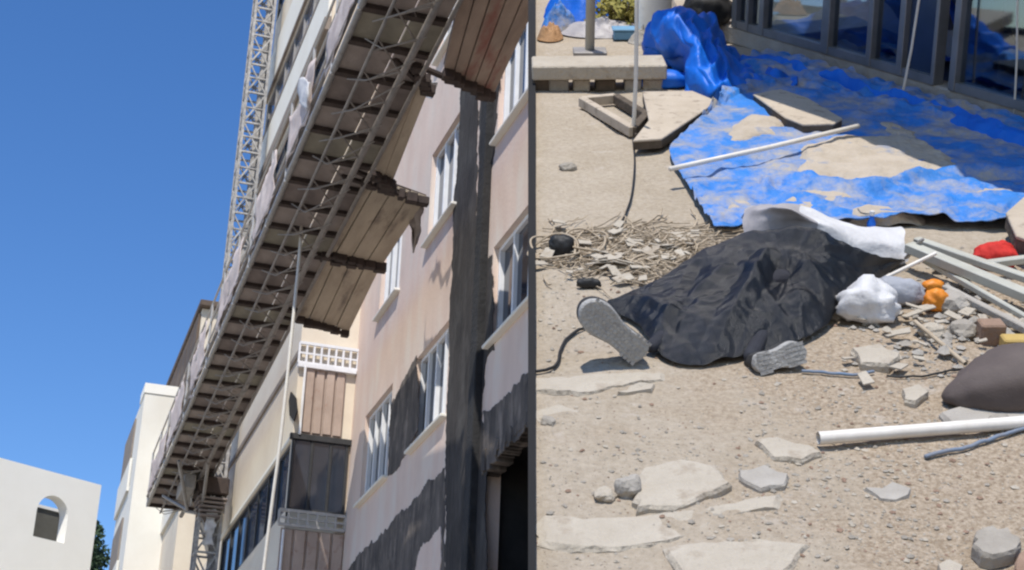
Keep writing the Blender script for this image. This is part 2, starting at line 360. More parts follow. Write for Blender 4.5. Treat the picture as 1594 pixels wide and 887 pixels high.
for k, (a, b, c, d) in enumerate(gl):
    g = MB(); n = 7
    fr = MB()
    for i in range(n+1):
        x = a+(b-a)*i/n; fr.box((x-.03, BO-.10, c), (x+.03, BO-.02, d))
    fr.box((a, BO-.098, d-.06), (b, BO-.022, d)); fr.box((a, BO-.098, c), (b, BO-.022, c+.06))
    w_ = B.part('balcony_glazing', fr, frameb if k != 3 else steel)
    for i in range(n):
        g = MB(); x0, x1 = a+(b-a)*i/n+.02, a+(b-a)*(i+1)/n-.02; g.box((x0, BO-.07, c+.04), (x1, BO-.06, d-.04)); B.part('pane', g, glassb, w_)
for z0, z1, o_, m in ((11.12, 11.24, .035, taupe), (18.93, 19.03, .06, taupe), (17.62, 17.9, .10, taupe), (17.92, 18.92, .05, creamw), (20.05, 20.14, .06, taupe), (20.16, 21.2, .05, creamw), (14.2, 14.5, .08, creamw), (9.64, 9.72, .03, creamw)):
    t = MB(); t.box((S0-.02, BO-.03, z0), (S1+.02, BO+o_, z1)); B.part('parapet_band', t, m, bev=.01)
# side of the balcony, facing the camera: slat panel, glazed box, rail, slats below
def slats(z0, z1, o0, o1, n, m, x):
    bp_ = MB(); bp_.box((x-.01, o0, z0), (x+.03, o1, z1)); pa = B.part('slat_panel', bp_, m)
    w_ = (o1-o0)/n
    for i in range(n):
        q = MB(); q.box((x-.045-.012*(i % 2), o0+i*w_+.018, z0+.02), (x-.012, o0+(i+1)*w_-.018, z1-.02)); B.part('slat', q, m, pa, bev=.01)
slats(9.74, 10.92, .17, BO-.12, 4, slatm, S0)
slats(5.6, 8.1, .0, BO+.06, 5, slatm, S0-.03)
fr = MB(); x = S0-.03
for o_ in (.06, .34, .66, BO-.02): fr.box((x-.03, o_-.025, 8.42), (x+.03, o_+.025, 9.62))
fr.box((x-.06, .0, 9.62), (x+.03, BO+.05, 9.72)); fr.box((x-.028, .08, 8.38), (x+.028, BO-.04, 8.45))
bx_ = B.part('glazed_box', fr, frameb, bev=.006)
for a, b in ((.085, .315), (.365, .635), (.685, BO-.05)):
    q = MB(); q.box((x-.006, a-.02, 8.44), (x+.006, b+.02, 9.63)); B.part('pane', q, glassd, bx_)
def railing(z, h, o0, o1, x, m, n):
    q = MB(); q.bar((x, o0, z+h), (x, o1, z+h), .05, .05); q.bar((x, o0, z), (x, o1, z), .05, .05); q.bar((x, o0, z+h*.5), (x, o1, z+h*.5), .03, .03)
    for i in range(n+1):
        o_ = o0+(o1-o0)*i/n; q.bar((x, o_, z), (x, o_, z+h), .035, .035)
    B.part('railing', q, m)
railing(8.14, .24, .02, BO+.12, S0-.10, steelp, 7)
railing(10.98, .36, .0, BO+.02, S0-.06, framew, 8)
q = MB(); q.box((S0-.10, -.0+.01, 10.9), (S0+.0, BO+.03, 10.965)); B.part('ledge', q, framew)
q = MB(); q.tube([(S0-.10, BO-.10, 10.9), (S0-.10, BO-.10, 9.7)], .022); B.part('pipe', q, framew); q = MB(); q.tube([(S0-.12, BO+.03, 8.05), (S0-.12, BO+.03, 7.3)], .022); B.part('pipe', q, framew)
q = MB(); q.prism([fac(457+dx, 632+dy, BO+.001) for dx, dy in ((-3, -22), (5, -12), (7, 8), (2, 24), (-5, 14), (-6, -8))], (0, .02, 0)); B.part('vent_hole', q, darkhole)
# brackets sticking out of the balcony front
for px in ((345, 742), (352, 768)):
    a = fac(px[0]+4, px[1], BO); q = MB(); q.tube([(a.x, BO, a.z), (a.x, BO+.75, a.z+.02), (a.x, BO+.75, a.z-.35)], .025, 5); B.part('bracket', q, steelp)
# ---- lower wing further down the street
Wg = Thing('apartment_wing', 'cream lower wing with brown roof edge behind the far end of the platform', 'building', FM, (22.7, 0, 0))
q = MB(); q.box((22.7, -9, 0), (33.5, BO, 18.3)); Wg.part('wall', q, cream)
q = MB(); q.box((13.62, -9, 0), (22.68, -.9, 14)); Wg.part('recessed_wall', q, creamw)
q = MB(); q.box((22.5, -9, 18.32), (33.6, BO+.10, 18.5)); Wg.part('roof_edge', q, brown, bev=.02)
for i in range(9):
    q = MB(); s_ = 22.85+i*1.18; q.box((s_, BO+.003, 15.6), (s_+1.05, BO+.07, 18.2)); Wg.part('brown_shutter', q, brown)
for i in range(4):
    q = MB(); z = 3.4+i*3.1; q.box((22.75, BO+.003, z), (33.4, BO+.08, z+1.0)); Wg.part('parapet_band', q, creamw)
q = MB(); q.box((22.66, -.3, 15.4), (22.69, .2, 17.2)); Wg.part('window', q, glassd)
for z in (9.4, 12.5):
    q = MB(); q.box((13.7, -.88, z), (22.6, .55, z+.16)); sl_ = Wg.part('balcony_slab', q, taupe)
    q = MB(); q.box((13.7, .50, z+.17), (22.6, .58, z+1.0)); Wg.part('balcony_parapet', q, cream)
# ---- slim cream tower at the end of the street
a = fac(194, 885, 2.0); b = fac(226, 611, 2.0)
St = b.x; Zt = b.z
Tw = Thing('apartment_tower', 'tall narrow cream building at the far end of the street', 'building', FM, (St, 2, 0))
q = MB(); q.box((St, -4, 0), (St+5.5, 2.0, Zt)); Tw.part('wall', q, creamw)
q = MB(); q.box((St-.03, -4, Zt), (St+1.2, 2.03, Zt+.3)); Tw.part('parapet', q, white)
for i in range(7):
    z = Zt-2.6-i*3.1
    q = MB(); q.box((St+1.5, 2.003, z), (St+5.3, 2.08, z+.14)); bl = Tw.part('balcony', q, creamw)
    q = MB(); q.box((St+1.5, 2.01, z+.143), (St+5.3, 2.08, z+1.0)); Tw.part('parapet', q, creamw, bl)
    q = MB(); q.box((St+2, 2.003, z+1.05), (St+5.0, 2.05, z+2.4)); Tw.part('window', q, taupe)
# ---- white building with an arched opening, bottom left
r0, r1 = ray(0, 712), ray(3250, 1590)
ee = V3((r1.x, r1.y, 0)).normalized(); en = V3((ee.y, -ee.x, 0))
if en.dot(V3((0, -1, 0))) < 0: en = -en
PW = CAMP + ray(158, 755)*42.0
WM = mat4(ee, V3((0, 0, 1)).cross(ee), V3((0, 0, 1)), V3((PW.x, PW.y, 0))); yin = V3((0, 0, 1)).cross(ee)
sgn = 1 if yin.dot(en) < 0 else -1                        # local +y*sgn points into the building
def wpx(x, y):
    r = ray(x, y); t = (PW-CAMP).dot(en)/r.dot(en); p = CAMP+r*t; return (p-PW).dot(ee), p.z
ZW = PW.z; x0_, zs_ = wpx(50, 842); x1_, _z = wpx(101, 838); xm, zt = wpx(79, 770)
Wb = Thing('white_house', 'white rendered house with an arched opening through its parapet', 'building', WM, (0, 0, 0))
q = MB(); th = .38*sgn; Lw = -9.0; zsill = (zs_+_z)/2
q.box((Lw, 0, 0), (x0_, th, ZW)); q.box((x1_, 0, 0), (0, th, ZW)); q.box((x0_, 0, 0), (x1_, th, zsill))
N = 14; rx = (x1_-x0_)/2; xc = (x0_+x1_)/2; zsp = zt-rx*1.05
for i in range(N):
    a0, a1 = math.pi*(1-i/N), math.pi*(1-(i+1)/N)
    pa, pb = (xc+rx*math.cos(a0), zsp+rx*1.05*math.sin(a0)), (xc+rx*math.cos(a1), zsp+rx*1.05*math.sin(a1))
    q.prism([(pa[0], 0, pa[1]), (pb[0], 0, pb[1]), (pb[0], 0, ZW), (pa[0], 0, ZW)], (0, th, 0))
Wb.part('wall', q, white)
_r = ray(79, 795); _t = (PW-en*1.6-CAMP).dot(en)/_r.dot(en); zbk = (CAMP+_r*_t).z
q = MB(); q.box((Lw, 1.6*sgn, 0), (1.0, 1.9*sgn, zbk)); Wb.part('back_wall', q, mat('shaded_wall_grey', (.13, .125, .105), (.10, .095, .08), .95, 3)); q = MB(); q.box((Lw, 1.55*sgn, zbk+.003), (1.0, 1.95*sgn, zbk+.08)); Wb.part('coping', q, white)  # back wall colour darkened to stand in for shade behind the arch
q = MB(); q.box((Lw, th, zsill-1.6), (-.36, 1.59*sgn, zsill-1.4)); Wb.part('roof', q, creamw)
# ---- tree glimpsed behind the white house
tp = CAMP+ray(152, 850)*58
Tr = Thing('tree', 'dark green tree top showing behind the white house', 'tree', I4, (tp.x-.6, tp.y, 0))
q = MB(); bx, by = tp.x-.6, tp.y; q.tube([(bx, by, 0), (bx+.1, by, tp.z*.4), (bx-.1, by, tp.z*.75), (bx, by, tp.z)], [.28, .2, .13, .05], 8)
rnd = random.Random(3)
for i in range(7):
    z = tp.z*(.55+.06*i); an = i*2.1; q.tube([(bx, by, z), (bx+.9*math.cos(an), by+.9*math.sin(an), z+1.0)], [.07, .02], 5)
Tr.part('trunk', q, brown)
q = MB()
for i in range(5200):
    c = V3((rnd.gauss(0, 1), rnd.gauss(0, 1), rnd.gauss(0, 1))).normalized()*rnd.uniform(.3, 1)**.5
    p = V3((bx+c.x*1.15, by+c.y*1.3, tp.z-1.2+c.z*2.4)); 
    if nz(p, 1.6, 4) < -.12: continue
    a_ = V3((rnd.uniform(-1, 1), rnd.uniform(-1, 1), rnd.uniform(-1, 1))).normalized()*.11; b_ = a_.orthogonal().normalized()*.06
    q.quad(p-a_, p+b_, p+a_, p-b_)
me = q.mesh('crown', greenf, Tr.org, fix=False); link('crown', me, Tr.e, I4)

# ------------------------------------------------------------------ mast and hanging platform
MS, MO = 12.45, 1.45
M_ = Thing('lattice_mast', 'tall steel lattice mast rising beside the balconies', 'mast', FM, (MS, MO, 0))
hw = .215; sh = 1.5; q = MB()
for i in (-1, 1):
    for j in (-1, 1): q.bar((i*hw, j*hw, 0), (i*hw, j*hw, sh), .06, .06, V3((1, 0, 0)))
for z in (.02, .75):
    for i in (-1, 1):
        q.bar((i*hw, -hw, z), (i*hw, hw, z), .04, .04); q.bar((-hw, i*hw, z), (hw, i*hw, z), .04, .04)
        q.bar((i*hw, -hw*i, z), (i*hw, hw*i, z+.75), .035, .035); q.bar((-hw*i, i*hw, z), (hw*i, i*hw, z+.75), .035, .035)
        q.bar((i*hw, hw*i, z), (i*hw, -hw*i, z+.75), .03, .03); q.bar((i*hw, -hw, z+.375), (i*hw, hw, z+.375), .05, .03); q.bar((-hw, i*hw, z+.375), (hw, i*hw, z+.375), .05, .03); q.bar((hw*i, i*hw, z), (-hw*i, i*hw, z+.75), .03, .03)
q.bar((0, -hw+.1, 0), (0, -hw+.1, sh), .12, .05, V3((1, 0, 0)))
msec = q.mesh('mast_section', mat('mast_steel', (.50, .48, .45), (.24, .225, .21), .6, 9, metal=.2))
for k in range(18): M_.inst('mast_section', msec, (MS, MO, k*sh))
q = MB(); q.grid(loft([[V3((MS-.29+.02*nz((z, y, 0), 3), MO-.1+y*.3, z)) for z in (9.9, 9.75, 9.6, 9.4, 9.15)] for y in (.0, .2, .45, .6)], 20, 8, lambda p, a, b: V3((-.10*abs(nz(p, 9)), .06*nz(p, 8, 3), .05*nz(p, 7, 5)))))
q2 = q.mesh('cloth', whites, M_.org, True); o_ = link('wrapped_sheet', q2, M_.e, I4); md = o_.modifiers.new('s', 'SOLIDIFY'); md.thickness = .006

# platform: local frame along its own (almost level) length
A = fac(340, 680, 1.75); Bq = fac(678, 0, 1.75); C_ = fac(228, 767, 2.55); D_ = fac(569, 0, 2.55)
slope = (Bq.z-A.z)/(Bq.x-A.x)
def PZ(s, o): 
    zi = A.z+(s-A.x)*slope
    return zi+.10
SF, SN = 14.9, -8.0; OI, OO = 1.48, 2.45
def pp(s, o, dz=0): return V3((s, o, PZ(s, o)+dz))
P = Thing('work_platform', 'long steel work platform hanging along the facade seen from underneath', 'scaffold platform', FM, (MS, 2.0, PZ(MS, 2)))
pit = .70; ns = int((SF-SN)/pit)
ang = math.atan(slope); RY = Matrix.Rotation(-ang, 4, 'Y')
q = MB(); 
jm = MB(); jm.box((-.045, OI-2.0, -.085), (.045, OO-2.0+.04, -.02)); jm = jm.mesh('joist', rust)
dks = []
deckd = mat('deck_plate_worn', (.25, .21, .19), (.17, .14, .125), .85, 3, .3, 40); decko = mat('deck_plate_olive', (.30, .28, .22), (.22, .20, .16), .85, 3, .3, 40)
for k in range(4):
    d_ = MB(); 
    d_.box((-pit/2+.012, OI-2.0+.01, -.015-.012*(k % 2)), (pit/2-.012, -.12, .02)); d_.box((-pit/2+.012, -.10, -.02), (pit/2-.012, OO-2.0-.01, .02)); dks.append(d_.mesh('deck_panel', (deckm, deckd, deckm, decko)[k]))
rnd = random.Random(11)
for k in range(ns+1):
    s_ = SF-k*pit; P.inst('joist', jm, pp(s_, 2.0), rot=RY @ Matrix.Rotation(rnd.uniform(-.02, .02), 4, 'Z'))
    if k < ns: P.inst('deck_panel', dks[k % 4], pp(s_-pit/2, 2.0, rnd.uniform(-.008, .008)), rot=RY)
for nm, o_, dz, r_ in (('chord', 1.75, -.22, .045), ('edge_rail', OO+.03, -.05, .042), ('inner_edge', OI, -.08, .03), ('thin_chord', 2.2, -.20, .022), ('toe_tube', OO+.06, .13, .03)):
    q = MB(); q.tube([pp(SF, o_, dz), pp(SN, o_, dz)], r_, 8); P.part(nm, q, mat('dusty_chord', (.27, .245, .225), (.19, .17, .155), .7, 6) if nm != 'edge_rail' else steel, smooth=True)
# thin lattice rods between the chords
rodm = mat('dusty_rod', (.30, .275, .25), (.20, .18, .165), .7, 9); chm = mat('dusty_chord', (.27, .245, .225), (.19, .17, .155), .7, 6)
for k in range(ns*2):
    s_ = SF-.1-k*pit/2
    q = MB()
    if k % 2: q.tube([pp(s_, 1.75, -.24), pp(s_-pit*.9, 2.2, -.20)], .013, 5)
    else: q.tube([pp(s_, 2.2, -.20), pp(s_-pit*.7, 1.75, -.24)], .013, 5)
    P.part('lattice_rod', q, rodm)
    if k % 2 == 0:
        q = MB(); q.tube([pp(s_+rnd.uniform(-.2, .2), 2.32, -.16), pp(s_-.3, 2.15, -.34), pp(s_-pit*rnd.uniform(.8, 1.5), 1.70, -.26)], .009, 5); P.part('lattice_rod', q, rodm)
# guard rail with torn netting
for k in range(0, ns+1, 2):
    s_ = SF-k*pit; q = MB(); q.tube([pp(s_, OO+.05, -.1), pp(s_+rnd.uniform(-.04, .04), OO+.05, 1.1)], .022, 6); P.part('guard_post', q, steelp)
for dz in (.38, .74, 1.1):
    q = MB(); q.tube([pp(SF-(SF-SN)*i/20, OO+.05, dz+.02*nz((i, dz, 0), 2.7)) for i in range(21)], .02, 6); P.part('guard_rail', q, steelp)
for k, (s0_, s1_) in enumerate(((14.6, 12.0), (11.6, 9.5), (8.6, 6.8), (5.4, 3.2), (2.0, .3), (-.6, -2.2), (-3.0, -6.5))):
    rows = [[pp(s0_+(s1_-s0_)*i/6, OO+.08, h+.10*nz((i*1.3, h*3, k), 1.7)) for i in range(7)] for h in (.05, .3, .55, rnd.uniform(.6, .95))]
    q = MB(); q.grid(loft(rows, 24, 8, lambda p, a, b: V3((0, .05*nz(p, 4, k), 0)))); o_ = link('guard_net', q.mesh('guard_net', netm, P.org, True), P.e, I4)
    md = o_.modifiers.new('s', 'SOLIDIFY'); md.thickness = .006
# drive unit at the mast
q = MB(); q.box((MS-.36, 1.15, PZ(MS, 2)-.50), (MS+.30, 1.78, PZ(MS, 2)-.14)); P.part('drive_unit', q, rust, bev=.03)
for i in range(5):
    q = MB(); zz = PZ(MS, 2)-.62-.09*i; q.box((MS-.40, 1.16+.03*i, zz), (MS+.2, 1.76-.02*i, zz+.045)); P.part('drive_rib', q, deckd, bev=.008)
q = MB(); q.box((MS-.55, 1.85, PZ(MS, 2)-.5), (MS+.5, 2.1, PZ(MS, 2)-.2)); P.part('drive_frame', q, steel, bev=.02)
for s_, e_ in (((MS-.2, 1.75, -.9), (SF-.5, 1.75, -.25)), ((MS+.1, 1.6, -.9), (MS-1.4, 1.75, -.25)), ((MS, 1.9, -.8), (MS-1.2, 2.3, -.2)), ((MS, 1.9, -.8), (MS+1.2, 2.3, -.2))):
    q = MB(); q.tube([V3((s_[0], s_[1], PZ(MS, 2)+s_[2])), pp(e_[0], e_[1], e_[2])], .035, 6); P.part('brace', q, steel)
# extension decks of planks reaching to the wall
def planks(px, n, m, o_in=OI, edge=True, seed=0, drop=0.0, dark_gap=True):
    # px: near-inner, near-outer(wall), far-outer(wall), far-inner in the picture, all at deck height
    def at(x, y):
        r = ray(x, y); lo, hi = -.2, 3.2
        for _ in range(50):
            mid = (lo+hi)/2; c = fac(x, y, mid)
            if c.z > PZ(c.x, mid)+drop: lo = mid
            else: hi = mid
        c = fac(x, y, (lo+hi)/2); return c
    a, b, c, d = [at(*p) for p in px]
    rn = random.Random(seed)
    for i in range(n):
        f0, f1 = i/n+.007, (i+1)/n-.007
        e0, e1 = rn.uniform(-.012, .012), rn.uniform(-.015, .015)
        p0, p1 = a.lerp(b, f0), a.lerp(b, f1); q0, q1 = d.lerp(c, f0), d.lerp(c, f1)
        q0 = q0+(q0-p0)*e0; q1 = q1+(q1-p1)*e0; p0 = p0+(p0-q0)*e1; p1 = p1+(p1-q1)*e1
        z = V3((0, 0, rn.uniform(0, .015)))
        k = MB(); k.prism([p0+z, p1+z, q1+z, q0+z], (0, 0, .05)); P.part('plank', k, m, bev=.006)
    k = MB(); z = V3((0, 0, .07)); k.prism([a+z, b+z, c+z, d+z], (0, 0, .02)); P.part('deck_lining', k, rust)
    for (s_, e_) in ((a, b), (d, c)):
        k = MB(); k.bar(s_+V3((0, .25, -.03)), s_.lerp(e_, .97)+V3((0, 0, -.03)), .07, .06); P.part('outrigger', k, rust, bev=.01)
        for i in range(7):
            f_ = (i+rn.uniform(.2, .8))/7; c_ = s_.lerp(e_, f_); k = MB(); g_ = rn.uniform(.04, .09); k.box(c_+V3((-.06, -g_, -.07-rn.uniform(0, .05))), c_+V3((.06, g_, .03))); P.part('clamp', k, rust, bev=.01)
    return a, b, c, d
e1 = planks([(740, -110), (868, -60), (768, 150), (690, 108)], 5, plankr, seed=1)
e2 = planks([(646, 95), (668, 140), (610, 287), (583, 268)], 2, plankm, seed=2)
e3 = planks([(560, 275), (663, 312), (596, 413), (497, 390)], 4, plankm, seed=3)
e4 = planks([(500, 398), (594, 413), (543, 518), (459, 492)], 4, plankm, seed=4)
# torn sheet hanging at the ends of the decks
def torn(px, o, m, name, label, seed):
    rows = [[fac(x, y, o+.05*math.sin(i*2+j)) for i, (x, y) in enumerate(r)] for j, r in enumerate(px)]
    q = MB(); q.grid(loft(rows, 16, 14, lambda p, a, b: V3((.03*nz(p, 6, seed), .06*nz(p, 5, seed+2), .03*nz(p, 7, seed)))))
    me = q.mesh(name, m, rows[0][0], True); ob = tag(link(name, me, None, FM @ Matrix.Translation(rows[0][0])), label, 'sheet'); md = ob.modifiers.new('s', 'SOLIDIFY'); md.thickness = .01; return ob
torn([[(642, 300), (652, 302), (664, 308)], [(640, 330), (650, 335), (660, 330)], [(638, 352), (648, 368), (655, 350)], [(645, 370), (647, 396), (650, 372)]], .55, deckm, 'torn_sheet', 'torn grey sheet hanging off the wall end of the middle plank deck', 3)
torn([[(655, 112), (668, 125), (680, 128)], [(648, 125), (662, 135), (676, 142)], [(640, 140), (655, 150), (668, 152)]], .75, whites, 'torn_sheet', 'crumpled white sheet caught under the upper red brown deck', 5)
# rope hanging from the platform
pts = [(472, 300), (467, 385), (458, 480), (447, 590), (436, 690), (424, 780), (410, 890), (398, 990)]
rp = []
for i, (x, y) in enumerate(pts):
    rp.append(fac(x, y, 2.0+.02*i))
q = MB(); q.tube([cr(rp, i/40) for i in range(41)], .024, 6)
single('hanging_rope', q, ropew, FM, rp[0], 'long pale rope hanging down from the middle of the platform', 'rope', smooth=True)
q = MB(); q.grid(loft([[fac(x, y, 2.62) for x, y in r] for r in ([(468, 120), (474, 122), (480, 128)], [(465, 140), (472, 145), (478, 148)], [(464, 158), (470, 165), (474, 170)])], 8, 8, lambda p, a, b: V3((0, .04*nz(p, 6), .03*nz(p, 8)))))
ob = tag(link('white_cloth', q.mesh('white_cloth', whites, fac(470, 140, 2.62), True), None, FM @ Matrix.Translation(fac(470, 140, 2.62))), 'small white cloth hung over the guard rail of the platform', 'cloth'); ob.modifiers.new('s', 'SOLIDIFY').thickness = .01

# ================================================================== THE RUBBLE YARD ON THE BANK
def edge_u(v, x=833.0): return (x-CX)/FPX*(v*math.cos(DOWN)+HC*math.sin(DOWN))
def gh(u, v):                                              # relief of the yard
    h = .016*fbm((u, v, 0), 1.1, 2)+.007*fbm((u, v, 0), 4.5, 5)
    if v < 8: h += .006*fbm((u, v, 0), 14, 8, 3)
    return h
vs = []; v = 1.2
while v < 16.5: vs.append(v); v += .022 if 3.5 < v < 7.5 else (.05 if v < 10 else .15)
NU = 130
rows = []
for v in vs:
    u0 = edge_u(v, 832)-.012; u1 = .30*v+1.9
    rows.append([V3((u0+(u1-u0)*(i/NU)**1.0, v, gh(u0+(u1-u0)*i/NU, v))) for i in range(NU+1)])
q = MB(); q.grid(rows)
# skirt down into the bank
dn = (HM.to_3x3().inverted() @ V3((0, 0, -1)))
def down(p, z=-.4): 
    P_ = HM @ p; return p + dn*max(0, P_.z-z)
def colp(v, x, w_):                                         # point below the yard edge, kept inside the bank
    return V3(((x-CX)/FPX*(v*math.cos(DOWN)+(HC-w_)*math.sin(DOWN)), v, w_))
line = [r[0] for r in rows][::6]+[rows[-1][0]]
q.grid([line, [colp(p.y, 830, -16) for p in line]])
for line in ([r[-1] for r in rows][::-1], rows[-1][30:]):
    line = line[::6]+[line[-1]]
    q.grid([line, [down(p) for p in line]])
single('ground', q, dustm, HM, (0, 0, 0), 'dusty rubble strewn ground of the building yard', kind='structure', smooth=True)
# dark strip dividing the two views, added as a thin wall
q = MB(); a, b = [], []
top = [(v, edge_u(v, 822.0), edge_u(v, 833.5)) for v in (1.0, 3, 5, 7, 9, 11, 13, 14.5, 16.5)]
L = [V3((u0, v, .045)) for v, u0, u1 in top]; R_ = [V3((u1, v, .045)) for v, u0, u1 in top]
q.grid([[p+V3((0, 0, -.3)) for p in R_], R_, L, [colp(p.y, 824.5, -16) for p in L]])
single('divider_strip', q, wallgrey, HM, (top[0][1], 1.0, 0), 'thin dark divider strip added along the street edge of the rubble yard', 'wall')

# gravel
rnd = random.Random(21); q = MB()
ico = [V3(p) for p in [(0, 0, 1), (.9, 0, .2), (.2, .9, .1), (-.8, .4, .25), (-.6, -.7, .15), (.4, -.85, .2), (0, 0, -.6)]]
icf = [(0, 1, 2), (0, 2, 3), (0, 3, 4), (0, 4, 5), (0, 5, 1), (6, 2, 1), (6, 3, 2), (6, 4, 3), (6, 5, 4), (6, 1, 5)]
def pebble(q, p, r, rn):
    m = Matrix.Rotation(rn.uniform(0, 6.3), 3, 'Z'); s_ = V3((rn.uniform(.6, 1.3), rn.uniform(.6, 1.3), rn.uniform(.4, .8)))*r
    q.add([V3(p)+m @ V3((i.x*s_.x, i.y*s_.y, i.z*s_.z)) for i in ico], icf)
qq = [MB(), MB(), MB()]
for i in range(7000):
    x = rnd.uniform(836, 1640); y = 887-(rnd.random()**.8)*500
    p = hp(x, y); dens = .5+.6*nz((p.x, p.y, 0), 1.3, 3)+(.35 if (x > 1150 and y > 560) else -.12)
    if rnd.random() > dens: continue
    r = .0035+.009*rnd.random()**5
    pebble(qq[rnd.choice((0, 0, 0, 1, 1, 1, 2))], (p.x, p.y, gh(p.x, p.y)+r*.15), r, rnd)
for k, (m, lb) in enumerate(((stone, 'pale grit and small pebbles scattered over the yard'), (mortar, 'whitish plaster crumbs scattered over the yard'), (brickm, 'small reddish brick crumbs scattered over the yard'))):
    single('gravel', qq[k], m, HM, (1, 5, 0), lb, None, kind='stuff')

# helper: a flat broken slab lying in the yard
def slab(name, px, th, m, label, cat, lift=0.0, seed=1, step=.035, amp=.010, tilt=None, group=None, edge=None, bev=.004):
    th *= .75
    pts = [hp(x, y, th) for x, y in px]; pts = jag(pts, step, amp, seed)
    c = sum(pts, V3((0, 0, 0)))/len(pts)
    g = min(gh(p.x, p.y) for p in pts)
    pts = [V3((p.x, p.y, lift-.008+g)) for p in pts]
    q = MB(); n = len(pts)
    topc = []
    rn = random.Random(seed)
    inner = [V3((c.x+(p.x-c.x)*.93, c.y+(p.y-c.y)*.93, p.z+th+.012+rn.uniform(-.004, .004))) for p in pts]
    rim = [V3((p.x, p.y, p.z+th+rn.uniform(-.005, .004))) for p in pts]
    q.add(pts+rim+inner, [(i, (i+1) % n, n+(i+1) % n, n+i) for i in range(n)]+[(n+i, n+(i+1) % n, 2*n+(i+1) % n, 2*n+i) for i in range(n)]+[tuple(range(2*n, 3*n)), tuple(reversed(range(n)))])
    o = single(name, q, m, HM, (c.x, c.y, 0), label, cat, group)
    return o
MG = 'broken pieces of mortar lying in the yard'
slab('mortar_slab', [(990, 792), (985, 748), (1000, 725), (1060, 712), (1110, 722), (1140, 752), (1070, 782)], .035, mortar, 'pale triangular mortar slab lying alone in the left foreground', 'slab', seed=2, group=MG)
slab('mortar_slab', [(1032, 850), (1090, 842), (1180, 836), (1262, 845), (1225, 885), (1190, 930), (1080, 930)], .03, mortar, 'whitish mortar slab cut by the bottom edge of the picture', 'slab', seed=3, group=MG)
slab('mortar_slab', [(826, 586), (900, 582), (1035, 577), (1036, 588), (985, 596), (900, 611), (826, 606)], .022, mortar, 'long thin mortar slab in front of the left shoe', 'slab', seed=4, group=MG)
slab('mortar_slab', [(836, 800), (900, 808), (985, 802), (1080, 790), (1170, 772), (1222, 768), (1218, 785), (1140, 800), (1075, 830), (1010, 850), (900, 852), (836, 842)], .018, mortar, 'wide flat crust of mortar between two pale foreground slabs', 'slab', seed=5, group=MG)
slab('mortar_slab', [(1175, 682), (1210, 676), (1262, 690), (1280, 700), (1250, 712), (1205, 708)], .022, mortar, 'small pale mortar piece at the open end of the white pipe', 'slab', seed=6, group=MG)
slab('mortar_slab', [(1150, 730), (1190, 722), (1228, 736), (1222, 752), (1185, 758), (1160, 748)], .025, mortarg, 'grey flat mortar piece right of the triangular slab', 'slab', seed=7, group=MG)
slab('mortar_slab', [(980, 602), (1020, 598), (1015, 608), (960, 614)], .015, mortar, 'narrow mortar sliver just below the long thin slab', 'slab', seed=8, group=MG)
slab('mortar_slab', [(1325, 540), (1370, 534), (1402, 548), (1385, 566), (1340, 562)], .05, mortar, 'broken pale mortar lump in front of the white bag', 'slab', seed=9, group=MG)
slab('mortar_slab', [(1404, 606), (1430, 598), (1446, 612), (1425, 626), (1408, 622)], .03, mortar, 'small white plaster chip left of the brown sack', 'slab', seed=10, group=MG)
slab('mortar_slab', [(1462, 640), (1500, 628), (1560, 636), (1600, 640), (1600, 652), (1480, 658)], .03, mortarg, 'grey plaster piece under the tip of the brown sack', 'slab', seed=11, group=MG)
slab('mortar_slab', [(1460, 875), (1478, 868), (1500, 878), (1490, 900), (1465, 900)], .03, mortar, 'white plaster lump at the bottom edge of the picture', 'slab', seed=12, group=MG)
slab('stone_slab', [(1515, 838), (1530, 825), (1570, 823), (1588, 838), (1580, 860), (1545, 868), (1522, 858)], .045, stone, 'grey stone slab at the lower right with a dark edge', 'stone', lift=.015, seed=13, step=.022, amp=.013)
slab('brick_piece', [(1580, 872), (1600, 850), (1640, 860), (1640, 930), (1590, 910)], .05, brickm, 'reddish brick piece at the bottom right corner', 'brick', seed=14)
slab('mortar_slab', [(1345, 760), (1390, 750), (1420, 758), (1415, 772), (1370, 778)], .012, mortarg, 'faint flat grey mortar chip in the gravel below the white pipe', 'slab', seed=15, group=MG)
slab('mortar_slab', [(830, 640), (870, 628), (905, 640), (880, 656), (836, 656)], .01, mortar, 'flat mortar chip near the left edge below the long slab', 'slab', seed=16, group=MG)
# stones
def rock(px, r, m, label, seed, squash=.6, cat='stone'):
    p = hp(*px); rn = random.Random(seed); bm = bmesh.new(); bmesh.ops.create_icosphere(bm, subdivisions=3, radius=r)
    for v_ in bm.verts:
        k = 1+.35*nz(v_.co/r, 1.3, seed)+.12*nz(v_.co/r, 4, seed); v_.co *= k; v_.co.z *= squash
    me = bpy.data.meshes.new('stone'); bm.to_mesh(me); bm.free(); me.materials.append(m)
    o = link('stone', me, None, HM @ Matrix.Translation((p.x, p.y, gh(p.x, p.y)+r*squash*.5)) @ Matrix.Rotation(rn.uniform(0, 6), 4, 'Z')); tag(o, label, cat, 'loose stones')
rock((943, 775), .035, mortar, 'small rounded pale stone left of the triangular mortar slab', 1)
rock((978, 770), .04, mortarg, 'upright pale stone touching the triangular mortar slab', 2, 1.1)
rock((853, 662), .025, stone, 'small dark stone near the left edge of the yard', 3)
rock((1300, 490), .05, stone, 'stone beside the edge of the black sheet below the white bag', 4)
rock((1480, 480), .07, mortarg, 'grey stone beside the orange plastic piece', 5)
rock((1555, 665), .04, stone, 'stone lying behind the white pipe below the brown sack', 6)
rock((1450, 520), .05, mortar, 'pale stone beside the thin wooden stick', 7)
rock((1500, 520), .06, stone, 'stone left of the dark brick block', 8)
rock((884, 265), .04, stone, 'small dark stone on the bare floor left of the panel frame', 9)
